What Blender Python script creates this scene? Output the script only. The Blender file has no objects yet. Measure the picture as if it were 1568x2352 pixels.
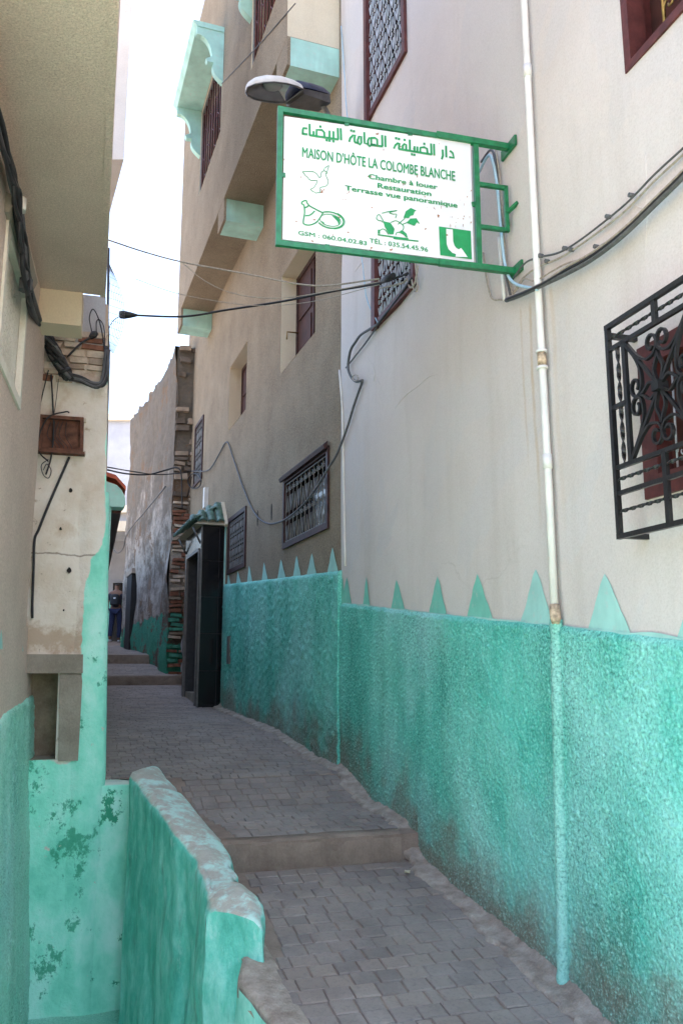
import bpy, math, random
from math import sin, cos, pi, radians, sqrt
from mathutils import Vector, noise, Matrix
random.seed(7)
S = bpy.context.scene
COL = S.collection

# ------------------------------------------------------------------ camera, sky, sun, exposure
F = 1900.0                    # focal length in pixels of a 1568 x 2352 view of the photograph
TH = radians(10.3)            # the camera looks up a little
EZ = 1.6                      # eye height; all heights below are relative to the eye and get EZ added
cam_d = bpy.data.cameras.new('camera')
cam_d.sensor_fit = 'VERTICAL'; cam_d.sensor_height = 22.3; cam_d.lens = 22.3 * F / 2352
cam_d.clip_start = 0.05; cam_d.clip_end = 3000
cam = bpy.data.objects.new('camera', cam_d); COL.objects.link(cam)
cam.location = (0, 0, EZ); cam.rotation_euler = (pi / 2 + TH, 0, 0)
S.camera = cam
SUN_EL, SUN_AZ = radians(48), radians(84)      # azimuth from +Y towards +X: sun stands behind the right-hand houses
world = bpy.data.worlds.new('World'); S.world = world; world.use_nodes = True
wn = world.node_tree
sky = wn.nodes.new('ShaderNodeTexSky'); sky.sky_type = 'NISHITA'; sky.sun_disc = False
sky.sun_elevation = SUN_EL; sky.sun_rotation = SUN_AZ; sky.air_density = 1.0; sky.dust_density = 5.0; sky.ozone_density = 1.0
bg = wn.nodes['Background']; bg.inputs['Strength'].default_value = 0.15
wn.links.new(sky.outputs[0], bg.inputs[0])
sun_d = bpy.data.lights.new('sun', 'SUN'); sun_d.energy = 4.0; sun_d.angle = radians(0.5); sun_d.color = (1, .95, .87)
sun = bpy.data.objects.new('sun', sun_d); COL.objects.link(sun)
sd = Vector((sin(SUN_AZ) * cos(SUN_EL), cos(SUN_AZ) * cos(SUN_EL), sin(SUN_EL)))
sun.rotation_euler = (-sd).to_track_quat('-Z', 'Y').to_euler(); sun.location = sd * 30
S.view_settings.view_transform = 'Standard'; S.view_settings.look = 'None'
S.view_settings.exposure = 2.68; S.view_settings.gamma = 1.0
S.cycles.max_bounces = 10; S.cycles.diffuse_bounces = 6

# ------------------------------------------------------------------ pixels to directions, walls
def ray(u, v):
    a = (u - 784) / F; b = (1176 - v) / F
    return Vector((a, cos(TH) - b * sin(TH), sin(TH) + b * cos(TH)))
def atz(u, v, z):
    r = ray(u, v); return r * (z / r.z)
def aty(u, v, y):
    r = ray(u, v); return r * (y / r.y)
class Wall:
    """vertical plane; s runs along it, n points into the alley; heights relative to the eye"""
    def __init__(self, p0, d, side, bulge=None, lean=0.0):
        self.lean = lean
        self.p0 = Vector((p0[0], p0[1], 0)); self.d = Vector((d[0], d[1], 0)).normalized()
        dd = self.d
        self.n = Vector((-dd.y, dd.x, 0)) if side == 'R' else Vector((dd.y, -dd.x, 0))
        self.bulge = bulge
    def p(self, s, z, off=0.0):
        if self.bulge: off += self.bulge(s, z)
        return self.p0 + self.d * (s + self.lean * max(0, z + .7)) + self.n * off + Vector((0, 0, z))
    def hit(self, u, v, off=0.0):
        r = ray(u, v); q = self.p0 + self.n * off
        t = q.dot(self.n) / r.dot(self.n)
        h = r * t
        return (h - q).dot(self.d) - self.lean * max(0, h.z + .7), h.z
    def s_of(self, P): return (P - self.p0).dot(self.d)
def b1(s, z):
    return .020 * noise.noise(Vector((s * 1.25, z * .35, 3.1))) + .006 * noise.noise(Vector((s * 3, z * 2, 9.0)))
W1 = Wall((1.872, 0), (-.302, 1), 'R', b1)              # cream house
W2 = Wall((0.0, 6.2), (-.354, 1), 'R')                  # tan house
W7 = Wall((-.66, 0), (-.252, 1), 'L', lambda s, z: .062 * max(0, -z))     # battered foot                   # near house on the left

# ------------------------------------------------------------------ mesh helpers
class MB:
    def __init__(self): self.v = []; self.f = []; self.h = []; self.sm = []
    def add(self, p): self.v.append(Vector(p)); return len(self.v) - 1
    def face(self, pts, smooth=False):
        self.f.append([self.add(p) for p in pts]); self.sm.append(smooth)
    def idx(self, ids, smooth=False): self.f.append(list(ids)); self.sm.append(smooth)
    def hexa(self, c):                       # 8 corners: bottom 0-3, top 4-7
        i = [self.add(p) for p in c]
        for q in ((0, 3, 2, 1), (4, 5, 6, 7), (0, 1, 5, 4), (1, 2, 6, 5), (2, 3, 7, 6), (3, 0, 4, 7)):
            self.f.append([i[k] for k in q]); self.sm.append(False)
    def wbox(self, W, s0, s1, z0, z1, o0, o1):
        c = []
        for z in (z0, z1):
            c += [W.p(s0, z, o0), W.p(s1, z, o0), W.p(s1, z, o1), W.p(s0, z, o1)]
        self.hexa(c)
    def box(self, x0, x1, y0, y1, z0, z1):
        self.hexa([(x0, y0, z0), (x1, y0, z0), (x1, y1, z0), (x0, y1, z0), (x0, y0, z1), (x1, y0, z1), (x1, y1, z1), (x0, y1, z1)])
    def tube(self, pts, r, n=6, cap=True, smooth=True):
        pts = [Vector(p) for p in pts]
        if len(pts) < 2: return
        rr = r if hasattr(r, '__len__') else [r] * len(pts)
        t = (pts[1] - pts[0]).normalized()
        a = t.orthogonal().normalized(); rings = []
        for i, p in enumerate(pts):
            if i == 0: t = pts[1] - pts[0]
            elif i == len(pts) - 1: t = pts[-1] - pts[-2]
            else: t = pts[i + 1] - pts[i - 1]
            t.normalize(); a = (a - t * a.dot(t))
            if a.length < 1e-6: a = t.orthogonal()
            a.normalize(); b = t.cross(a)
            rings.append([self.add(p + (a * cos(2 * pi * k / n) + b * sin(2 * pi * k / n)) * rr[i]) for k in range(n)])
        for i in range(len(rings) - 1):
            for k in range(n):
                self.idx((rings[i][k], rings[i][(k + 1) % n], rings[i + 1][(k + 1) % n], rings[i + 1][k]), smooth)
        if cap: self.idx(rings[0][::-1]); self.idx(rings[-1])
    def bar(self, pts, w, t, nrm, twist=0.0):      # flat bar swept along pts; t is its depth along nrm
        pts = [Vector(p) for p in pts]; rings = []; N = len(pts)
        for i, p in enumerate(pts):
            d = (pts[min(i + 1, N - 1)] - pts[max(i - 1, 0)]).normalized()
            sd_ = d.cross(nrm).normalized(); nn = sd_.cross(d).normalized()
            if twist:
                an = twist * i; sd_, nn = sd_ * cos(an) + nn * sin(an), nn * cos(an) - sd_ * sin(an)
            rings.append([self.add(p + sd_ * a * w / 2 + nn * b * t / 2) for a, b in ((-1, -1), (1, -1), (1, 1), (-1, 1))])
        for i in range(N - 1):
            for k in range(4):
                self.idx((rings[i][k], rings[i][(k + 1) % 4], rings[i + 1][(k + 1) % 4], rings[i + 1][k]))
        self.idx(rings[0][::-1]); self.idx(rings[-1])
    def grid(self, rows, smooth=True, close=False):
        ids = [[self.add(p) for p in r] for r in rows]
        for i in range(len(ids) - 1):
            for k in range(len(ids[i]) - 1):
                self.idx((ids[i][k], ids[i][k + 1], ids[i + 1][k + 1], ids[i + 1][k]), smooth)
        return ids
    def prism(self, poly, off):                    # closed polygon extruded by vector off
        a = [self.add(p) for p in poly]; b = [self.add(Vector(p) + off) for p in poly]; n = len(a)
        self.idx(a); self.idx(b[::-1])
        for k in range(n): self.idx((a[k], b[k], b[(k + 1) % n], a[(k + 1) % n]))
    def build(self, name, mat, parent=None, hgt=None):
        org = Vector((0, 0, 0)); q = parent
        while q is not None: org = org + q.location; q = q.parent
        me = bpy.data.meshes.new(name)
        me.from_pydata([(p.x - org.x, p.y - org.y, p.z + EZ - org.z) for p in self.v], [], self.f)
        me.polygons.foreach_set('use_smooth', self.sm)
        if hgt is not None:
            at = me.attributes.new('hgt', 'FLOAT', 'POINT'); at.data.foreach_set('value', hgt)
        me.update(); me.materials.append(mat)
        o = bpy.data.objects.new(name, me); COL.objects.link(o)
        if parent is not None: o.parent = parent
        return o
def thing(name, label, cat, base, group=None):
    o = bpy.data.objects.new(name, None); COL.objects.link(o)
    o.location = Vector(base) + Vector((0, 0, EZ)); o.empty_display_size = .2
    o['label'] = label; o['category'] = cat
    if group: o['group'] = group
    return o
def tag(o, label, cat, group=None):
    o['label'] = label; o['category'] = cat
    if group: o['group'] = group
    return o
def struct(o): o['kind'] = 'structure'; return o
def catmull(pts, n=8):
    pts = [Vector(p) for p in pts]
    if len(pts) < 3: return pts
    P = [pts[0] * 2 - pts[1]] + pts + [pts[-1] * 2 - pts[-2]]; out = []
    for i in range(1, len(P) - 2):
        for k in range(n):
            t = k / n; a, b, c, d = P[i - 1], P[i], P[i + 1], P[i + 2]
            out.append(.5 * (2 * b + (c - a) * t + (2 * a - 5 * b + 4 * c - d) * t * t + (3 * b - a - 3 * c + d) * t ** 3))
    out.append(pts[-1]); return out
def lerp(a, b, t): return a + (b - a) * t
def interp(x, tab):
    if x <= tab[0][0]: return tab[0][1]
    for (a, p), (b, q) in zip(tab, tab[1:]):
        if x <= b: return p + (q - p) * (x - a) / max(b - a, 1e-9)
    return tab[-1][1]

# ------------------------------------------------------------------ materials
class Mat:
    def __init__(self, name):
        self.m = bpy.data.materials.new(name); self.m.use_nodes = True; self.t = self.m.node_tree
        self.b = self.t.nodes['Principled BSDF']
        self.pos = self.n('ShaderNodeNewGeometry').outputs['Position']
    def n(self, ty, ins=None, **pr):
        nd = self.t.nodes.new(ty)
        for k, v in pr.items(): setattr(nd, k, v)
        for k, v in (ins or {}).items(): self.set(nd.inputs[k], v)
        return nd
    def set(self, sock, v):
        if isinstance(v, bpy.types.NodeSocket): self.t.links.new(v, sock)
        else:
            if sock.type == 'RGBA' and len(v) == 3: v = (*v, 1)
            sock.default_value = v
    def sc(self, s, src=None):
        return self.n('ShaderNodeVectorMath', {0: src or self.pos, 1: s if hasattr(s, '__len__') else (s, s, s)}, operation='MULTIPLY').outputs[0]
    def noise(self, scale, detail=4, rough=.55, mul=(1, 1, 1), seed=0.0, dist=0.0):
        v = self.sc(mul)
        if seed: v = self.n('ShaderNodeVectorMath', {0: v, 1: (seed, seed * 1.7, seed * .6)}).outputs[0]
        return self.n('ShaderNodeTexNoise', {'Vector': v, 'Scale': scale, 'Detail': detail, 'Roughness': rough, 'Distortion': dist}).outputs[0]
    def vor(self, scale, mul=(1, 1, 1), feature='F1', out=0):
        return self.n('ShaderNodeTexVoronoi', {'Vector': self.sc(mul), 'Scale': scale}, feature=feature).outputs[out]
    def ramp(self, f, stops, interp='LINEAR'):
        r = self.n('ShaderNodeValToRGB', {0: f}); r.color_ramp.interpolation = interp
        e = r.color_ramp.elements
        while len(e) < len(stops): e.new(.5)
        for k, (p, c) in enumerate(stops):
            e[k].position = p; e[k].color = (c, c, c, 1) if not hasattr(c, '__len__') else (*c, 1)
        return r.outputs[0]
    def mix(self, f, a, b, blend='MIX'):
        nd = self.n('ShaderNodeMix', data_type='RGBA', blend_type=blend)
        self.set(nd.inputs[0], f); self.set(nd.inputs[6], a); self.set(nd.inputs[7], b)
        return nd.outputs[2]
    def math(self, op, a, b=0.0, c=None):
        nd = self.n('ShaderNodeMath', {0: a, 1: b}, operation=op)
        if c is not None: self.set(nd.inputs[2], c)
        return nd.outputs[0]
    def attr(self, name): return self.n('ShaderNodeAttribute', attribute_name=name).outputs['Fac']
    def sep(self, src=None): return self.n('ShaderNodeSeparateXYZ', {0: src or self.pos}).outputs
    def dot(self, vec, shift=(0, 0, 0)):
        d = self.n('ShaderNodeVectorMath', {0: self.pos, 1: shift}, operation='SUBTRACT').outputs[0]
        return self.n('ShaderNodeVectorMath', {0: d, 1: vec}, operation='DOT_PRODUCT').outputs['Value']
    def bump(self, h, strength=.3, dist=.01, prev=None):
        nd = self.n('ShaderNodeBump', {'Height': h, 'Strength': strength, 'Distance': dist})
        if prev is not None: self.set(nd.inputs['Normal'], prev)
        return nd.outputs[0]
    def done(self, color, rough=.85, normal=None, metal=0.0, spec=.3, emit=None):
        self.set(self.b.inputs['Base Color'], color); self.set(self.b.inputs['Roughness'], rough)
        self.set(self.b.inputs['Metallic'], metal); self.set(self.b.inputs['Specular IOR Level'], spec)
        if normal is not None: self.set(self.b.inputs['Normal'], normal)
        return self.m
def simple(name, col, rough=.6, metal=0.0, var=.25, scale=14, bump=.15, spec=.4, bs=90):
    m = Mat(name); k = m.noise(scale, 5)
    c = m.mix(m.ramp(k, [(.3, 0), (.7, 1)]), tuple(x * (1 - var) for x in col), tuple(min(1, x * (1 + var * .7)) for x in col))
    return m.done(c, rough, m.bump(m.noise(bs, 3), bump, .004), metal, spec)
def plaster(name, a, b, scale=1.2, comb=0.0, bump=.25, streak=.25, rough=.92, stain=(.25, .2, .15), fine=60, cracks=0.0, grain=.12):
    m = Mat(name)
    c = m.mix(m.ramp(m.noise(scale, 6, .6), [(.3, 0), (.72, 1)]), a, b)
    st = m.ramp(m.noise(2.2, 5, .6, (3.5, 3.5, .35), 4.0), [(.52, 0), (.78, 1)])
    c = m.mix(m.math('MULTIPLY', st, streak), c, stain)
    sp = m.ramp(m.noise(38, 4, .7, seed=2.0), [(.62, 0), (.75, 1)])
    c = m.mix(m.math('MULTIPLY', sp, .12), c, stain)
    gr = m.noise(130, 3, .75, (1, 1, .55), 31.0)
    c = m.mix(m.ramp(gr, [(.30, grain), (.5, 0)]), c, tuple(x * .45 for x in a)); c = m.mix(m.ramp(gr, [(.5, 0), (.70, grain * 1.1)]), c, tuple(min(1, x * 1.45) for x in b))
    if cracks:
        ck = m.ramp(m.vor(.9, feature='DISTANCE_TO_EDGE'), [(0, 1), (.006, 0)])
        c = m.mix(m.math('MULTIPLY', ck, cracks), c, stain)
    h = m.noise(fine, 5, .65)
    nrm = m.bump(h, bump, .012)
    if comb: nrm = m.bump(m.noise(26, 3, .6, (4, 4, .28), 1.0), comb, .015, nrm)
    return m.done(c, rough, nrm, 0, .2)
M = {}
def cream_mat():
    m = Mat('cream_plaster')
    c = m.mix(m.ramp(m.noise(.9, 6, .6), [(.3, 0), (.72, 1)]), (.59, .53, .495), (.68, .62, .585))
    c = m.mix(m.ramp(m.noise(.8, 4, .5, seed=14.0, dist=1.2), [(.53, 0), (.545, .5)]), c, (.60, .565, .555))
    ck = m.ramp(m.n('ShaderNodeTexVoronoi', {'Vector': m.n('ShaderNodeVectorMath', {0: m.pos, 1: m.sc(.35, m.n('ShaderNodeTexNoise', {'Vector': m.pos, 'Scale': 2.5, 'Detail': 6}).outputs[1])}).outputs[0], 'Scale': .75}, feature='DISTANCE_TO_EDGE').outputs[0], [(0, .5), (.0028, 0)])
    c = m.mix(m.math('MULTIPLY', ck, m.ramp(m.noise(.9, 3, .5, seed=21.0), [(.56, 0), (.66, 1)])), c, (.34, .29, .24))
    c = m.mix(m.ramp(m.noise(1.6, 5, .6, (2.4, 2.4, .3), 4.0), [(.50, 0), (.80, .32)]), c, (.36, .30, .235))
    c = m.mix(m.ramp(m.noise(45, 4, .7, seed=2.0), [(.66, 0), (.75, .22)]), c, (.36, .30, .24))
    al = m.dot(tuple(W1.d), (W1.p0.x, W1.p0.y, 0)); z = m.sep()[2]
    for u, v0, v1, wd, st in ((1215, 690, 1240, .010, .55), (1196, 700, 1100, .008, .4), (1265, 640, 1300, .014, .25)):
        s0_, za_ = W1.hit(u, v0); zb_ = W1.hit(u, v1)[1]
        d = m.math('ABSOLUTE', m.math('ADD', m.math('SUBTRACT', al, s0_), m.math('MULTIPLY', m.math('SUBTRACT', m.noise(3, 4, seed=u * .01), .5), .05)))
        f = m.ramp(m.math('DIVIDE', d, wd * 3), [(.15, 1), (.5, 0)])
        g = m.ramp(m.math('DIVIDE', m.math('SUBTRACT', z, zb_ + EZ), za_ - zb_), [(0, 0), (.3, .8), (.96, 1), (1, 0)])
        c = m.mix(m.math('MULTIPLY', m.math('MULTIPLY', f, g), m.math('MULTIPLY', m.noise(6, 4, seed=1.0), st * 1.6)), c, (.46, .30, .13))
    gr = m.noise(120, 3, .75, seed=31.0)
    c = m.mix(m.ramp(gr, [(.3, .22), (.5, 0)]), c, (.36, .31, .27)); c = m.mix(m.ramp(gr, [(.5, 0), (.72, .25)]), c, (.78, .74, .71))
    n1 = m.bump(m.noise(3.5, 5, .6, (1, 1, .8)), .3, .03)
    return m.done(c, .8, m.bump(m.noise(50, 5, .65), .14, .012, n1), 0, .25)
M['cream'] = cream_mat()
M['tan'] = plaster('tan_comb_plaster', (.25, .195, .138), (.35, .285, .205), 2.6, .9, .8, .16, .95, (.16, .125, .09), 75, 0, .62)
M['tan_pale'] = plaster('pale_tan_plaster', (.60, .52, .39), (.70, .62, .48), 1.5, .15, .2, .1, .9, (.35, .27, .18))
M['reveal'] = plaster('cream_reveal_paint', (.64, .53, .39), (.70, .60, .46), 1.5, 0, .1, .06, .8)
M['left_tan'] = plaster('left_tan_plaster', (.60, .475, .395), (.70, .57, .48), 1.8, .9, .7, .12, .95, (.36, .29, .21), 60, 0, .42)
def teal(name, dark, mid, light, dirt=True, bump=.5, rough=.5, sc=1.3, tint=(.34, .66, .655), wear=0.0):
    m = Mat(name)
    k = m.noise(sc, 8, .62, (1, 1, .6))
    c = m.ramp(k, [(.30, dark), (.48, mid), (.70, light)])
    st = m.ramp(m.noise(1.5, 6, .62, (3.2, 3.2, .45), 6.0), [(.5, 0), (.72, 1)])
    c = m.mix(m.math('MULTIPLY', st, .5), c, dark)
    c = m.mix(m.math('MULTIPLY', m.ramp(m.noise(1.1, 4, .5, seed=11.0), [(.5, 0), (.7, 1)]), .6), c, tint)
    fl = m.noise(70, 3, .6, seed=3.0)
    c = m.mix(m.math('MULTIPLY', m.ramp(fl, [(.55, 0), (.7, 1)]), .35), c, light)
    c = m.mix(m.math('MULTIPLY', m.ramp(m.noise(55, 3, .6, seed=8.0), [(.6, 0), (.72, 1)]), .35), c, dark)
    if wear:
        w = m.ramp(m.noise(5, 8, .7, seed=5.0), [(.60, 0), (.63, 1)])
        c = m.mix(m.math('MULTIPLY', w, wear), c, (.55, .50, .43))
    if dirt:
        h = m.attr('hgt')
        d = m.math('ADD', h, m.math('MULTIPLY', m.math('SUBTRACT', m.noise(2.6, 7, .65, seed=1.0), .5), 1.15))
        f = m.ramp(d, [(.0, .88), (.12, .66), (.27, .20), (.45, 0)])
        c = m.mix(f, c, m.mix(m.noise(30, 4, .7), (.13, .095, .07), (.27, .22, .175)))
    hb = m.noise(95, 4, .62)
    var = m.ramp(m.noise(1.7, 4, .5, seed=27.0), [(.35, .45), (.65, 1)])
    c = m.mix(m.math('MULTIPLY', m.ramp(hb, [(.33, .75), (.5, 0)]), var), c, tuple(x * .5 for x in dark))
    c = m.mix(m.math('MULTIPLY', m.ramp(hb, [(.53, 0), (.66, .6)]), var), c, tuple(min(1, x * 1.15 + .05) for x in light))  # bump tips paled: worn paint plus sky glints put into the colour
    nrm = m.n('ShaderNodeBump', {'Height': hb, 'Strength': m.math('MULTIPLY', var, min(1, bump * 1.9)), 'Distance': .010}).outputs[0]
    return m.done(c, max(rough, .58), nrm, 0, .33)
TD, TM, TL = (.026, .26, .19), (.105, .545, .44), (.34, .77, .685)
M['teal'] = teal('teal_stipple_paint', TD, TM, TL)
M['teal_left'] = teal('teal_left_paint', (.16, .52, .38), (.34, .74, .60), (.55, .82, .73), True, .5)
M['teal_front'] = None
def sheet_teal(name, c, wear=.0):
    m = Mat(name); k = m.noise(6, 5)
    col = m.mix(m.ramp(k, [(.3, 0), (.7, 1)]), tuple(x * .84 for x in c), tuple(min(1, x * 1.1) for x in c))
    col = m.mix(m.ramp(m.noise(3, 6, .65, (3, 3, .4), 3.0), [(.5, 0), (.75, .3)]), col, tuple(x * .5 for x in c))
    col = m.mix(m.ramp(m.noise(25, 5, .7, seed=9.0), [(.56, 0), (.7, .5)]), col, (.56, .55, .51))
    return m.done(col, .75, m.bump(m.noise(60, 4), .2, .004), 0, .3)
M['tri'] = sheet_teal('thin_teal_paint', (.36, .64, .58))
M['tri_green'] = sheet_teal('thin_green_paint', (.20, .56, .45))
M['mint'] = sheet_teal('mint_paint', (.42, .68, .60))
M['maroon_dark'] = simple('old_maroon_paint', (.045, .016, .015), .6, 0, .5, 20, .3)
M['maroon'] = simple('maroon_paint', (.10, .025, .022), .55, 0, .4, 20, .2)
M['maroon_deep'] = simple('maroon_shutter', (.055, .015, .010), .72, 0, .35, 12, .1)
M['iron'] = simple('black_iron_paint', (.012, .012, .013), .38, .0, .4, 30, .25, .5)
M['lattice'] = simple('grey_lattice_paint', (.42, .43, .46), .5, .0, .3, 30, .1)
M['lattice_dark'] = simple('dull_lattice_metal', (.17, .165, .16), .55, .2, .3, 30, .1)
M['dark'] = simple('dark_interior', (.02, .018, .017), .9, 0, .3, 3, 0)  # near-black colour stands in for the shade inside openings and holes
M['glass'] = simple('dark_glass', (.015, .016, .018), .12, 0, .2, 2, 0, .6)
M['pipe'] = simple('white_pvc', (.74, .715, .68), .55, 0, .12, 9, .12)
M['pipe_rust'] = simple('rusty_joint', (.55, .42, .29), .8, 0, .6, 40, .4)
M['cable_black'] = simple('black_cable', (.018, .018, .02), .55, 0, .3, 40, .1)
M['old_green'] = simple('flaking_green_paint', (.07, .27, .19), .9, 0, .5, 12, .6)
M['cable_grey'] = simple('grey_cable', (.10, .10, .103), .6, 0, .3, 40, .1)
M['cable_pale'] = simple('painted_cable', (.38, .33, .27), .7, 0, .3, 60, .2)
M['cable_blue'] = simple('pale_blue_cord', (.38, .55, .66), .7, 0, .1, 20, 0)
M['sign_green'] = simple('green_enamel', (.010, .165, .062), .35, 0, .35, 25, .15, .5)
M['print_green'] = simple('green_print', (.012, .27, .085), .5, 0, .15, 25, 0)
M['concrete'] = plaster('grey_concrete', (.20, .165, .13), (.36, .31, .255), 4, 0, .5, .3, .95, (.10, .08, .06), 60)
M['gutter'] = plaster('pale_cement', (.23, .185, .15), (.46, .405, .345), 14, 0, 1.0, .5, .95, (.22, .17, .13), 55)
M['step'] = plaster('worn_step_concrete', (.15, .11, .085), (.30, .235, .185), 5, 0, .5, .45, .95, (.08, .06, .05), 60)
def board_mat():
    m = Mat('white_sign_enamel')
    c = m.mix(m.noise(3, 4), (.66, .66, .68), (.74, .74, .765))
    spots = m.ramp(m.noise(26, 3, .5, seed=3.3), [(.70, 0), (.73, 1)])
    run = m.ramp(m.noise(24, 2, .5, (1, 1, .12), 7.7), [(.68, 0), (.78, .45)])
    c = m.mix(spots, c, (.30, .13, .05)); c = m.mix(m.math('MULTIPLY', run, .5), c, (.62, .42, .22))
    return m.done(c, .35, m.bump(m.noise(12, 2), .05, .002), 0, .45)
M['board'] = board_mat()
def paver_mat():
    m = Mat('grey_paver')
    r = m.n('ShaderNodeObjectInfo').outputs['Random']
    isl = m.n('ShaderNodeNewGeometry').outputs['Random Per Island']
    k = m.math('FRACT', m.math('ADD', r, isl))
    c = m.ramp(k, [(0, (.185, .155, .138)), (.3, (.215, .178, .155)), (.6, (.27, .218, .18)), (.85, (.19, .158, .145)), (1, (.29, .23, .19))])
    c = m.mix(m.ramp(m.noise(2.2, 7, .68), [(.38, 0), (.66, .85)]), c, (.31, .265, .235))
    c = m.mix(m.ramp(m.noise(1.3, 6, .65, seed=5.0), [(.5, 0), (.7, .4)]), c, (.12, .10, .095))
    c = m.mix(m.ramp(m.noise(60, 4, .7), [(.5, 0), (.8, .5)]), c, (.09, .08, .08))
    return m.done(c, .8, m.bump(m.noise(110, 4, .7), .5, .006), 0, .3)
M['paver'] = paver_mat()
M['joint'] = plaster('dusty_joint_mortar', (.19, .14, .11), (.30, .235, .19), 7, 0, .6, .1, .95, (.12, .09, .07), 70)
M['white_wash'] = None
M['rust_box'] = simple('rusty_brown_box', (.13, .055, .035), .85, 0, .5, 22, .5)
M['brick'] = simple('red_brick', (.23, .10, .062), .9, 0, .4, 18, .6)
M['brick_pale'] = simple('pale_limed_brick', (.52, .42, .33), .95, 0, .3, 12, .7)
M['stone'] = simple('rubble_stone', (.33, .26, .20), .95, 0, .35, 9, .7)
M['stone_dark'] = simple('mouldy_stone', (.15, .12, .095), .95, 0, .4, 9, .7)
M['red_tile'] = simple('red_roof_tile', (.45, .10, .05), .8, 0, .35, 16, .4)
M['green_tile'] = simple('green_glazed_tile', (.10, .19, .15), .35, 0, .5, 25, .3, .5)
M['black_tile'] = simple('black_gloss_tile', (.010, .010, .011), .13, 0, .2, 6, 0, .5)
M['grout'] = simple('tile_grout', (.06, .06, .062), .9, 0, .2, 20, .1)
M['trim_grey'] = simple('grey_metal_trim', (.14, .135, .13), .45, .3, .2, 20, .1)
M['bare_block'] = plaster('bare_block_render', (.62, .55, .48), (.74, .68, .62), 2.0, 0, .4, .15, .95, (.40, .32, .26), 40)
M['far_white'] = plaster('far_white_stipple', (.33, .345, .385), (.42, .435, .475), 2, 0, .9, .12, .95, (.45, .45, .48), 14)
M['far_cream'] = plaster('far_cream_band', (.66, .58, .45), (.72, .65, .52), 2, 0, .2, .2, .95)
M['ground'] = plaster('bare_earth', (.26, .21, .16), (.36, .30, .24), .5, 0, .4, .1)
M['lamp_white'] = simple('lamp_shell_white', (.72, .69, .64), .45, 0, .12, 18, .05)
M['lamp_metal'] = simple('lamp_reflector', (.13, .127, .125), .3, .7, .25, 12, .03)
M['lamp_glass'] = simple('lamp_bulb_cover', (.26, .25, .235), .3, 0, .1, 8, 0)
M['lamp_blue'] = simple('dark_blue_housing', (.025, .03, .065), .45, 0, .4, 40, .2)
M['claustra'] = plaster('carved_white_plaster', (.66, .60, .50), (.78, .73, .64), 3, 0, .4, .15, .9)
M['skin'] = simple('skin', (.16, .075, .045), .6, 0, .15, 20, 0)
M['hair'] = simple('black_hair', (.012, .010, .009), .8, 0, .2, 60, .4)
M['shirt'] = simple('dark_shirt', (.03, .03, .045), .9, 0, .2, 30, .3)
M['jeans'] = simple('dark_blue_jeans', (.022, .03, .075), .9, 0, .3, 30, .3)
M['pack'] = simple('black_backpack', (.012, .012, .014), .7, 0, .2, 30, .3)
M['shoe'] = simple('pale_shoe', (.55, .55, .56), .7, 0, .1, 30, .1)
M['leaf'] = simple('dry_leaf', (.62, .56, .40), .8, 0, .2, 30, .1)
M['antenna'] = simple('antenna_wire', (.13, .13, .14), .6, .0, .2, 20, 0)
M['brass'] = simple('brass_handle', (.30, .20, .08), .4, .7, .3, 30, .1)

# ------------------------------------------------------------------ the street's height
base_px = [(W1, 1276, 2259), (W1, 1181, 2185), (W1, 1061, 2049), (W1, 956, 1971)]
low = sorted(W1.hit(u, v, .03) for _, u, v in base_px)
up = []
for w, u, v in ((W1, 905, 1900), (W1, 851, 1845), (W1, 794, 1772), (W2, 734, 1745), (W2, 644, 1683), (W2, 515, 1631)):
    s, z = w.hit(u, v, .03); P = w.p(s, z, .03); up.append((W1.s_of(P), P.z))
def fit(tab):
    n = len(tab); mx = sum(a for a, _ in tab) / n; mz = sum(b for _, b in tab) / n
    k = sum((a - mx) * (b - mz) for a, b in tab) / sum((a - mx) ** 2 for a, _ in tab); return mx, mz, k
mx, mz, kk = fit(low)
Pst = atz(896, 1950, interp(5.4, [(0, mz - mx * kk), (10, mz + (10 - mx) * kk)]))
S_ST = W1.s_of(Pst)
zl = lambda s: mz + (s - mx) * kk
ZT = [(-6, zl(2) - .1), (2, zl(2)), (S_ST, zl(S_ST))]
ztop = interp(S_ST, sorted(up)) if up else 0
print('street', [(round(a, 2), round(b, 2)) for a, b in low], 'step', round(S_ST, 2), [(round(a, 2), round(b, 2)) for a, b in sorted(up)])
UP = [(S_ST + .0005, zl(S_ST) + .135)]
for a, b in sorted(up):
    if a > UP[-1][0] + .5 and b > UP[-1][1]: UP.append((a, b))
S2, S3 = 13.45, 15.7
za = -.026 / 1.02 * 12.95
UP += [(S2, za), (S2 + .0005, za + .13)]
UP += [(S3, -.02), (S3 + .0005, .13), (26.5, .62), (60, 1.1)]
ZT += UP
def zg(s): return interp(s, ZT)
def gp(s, t, dz=0.0):                      # point on the street: s along the cream wall, t out from it
    return W1.p0 + W1.d * s + W1.n * t + Vector((0, 0, zg(s) + dz))
def st(P): return (P - W1.p0).dot(W1.d), (P - W1.p0).dot(W1.n)
def onground(u, v):
    z = -1.0
    for _ in range(30):
        P = atz(u, v, z); z = .5 * z + .5 * zg(st(P)[0])
    return atz(u, v, z)
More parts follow.
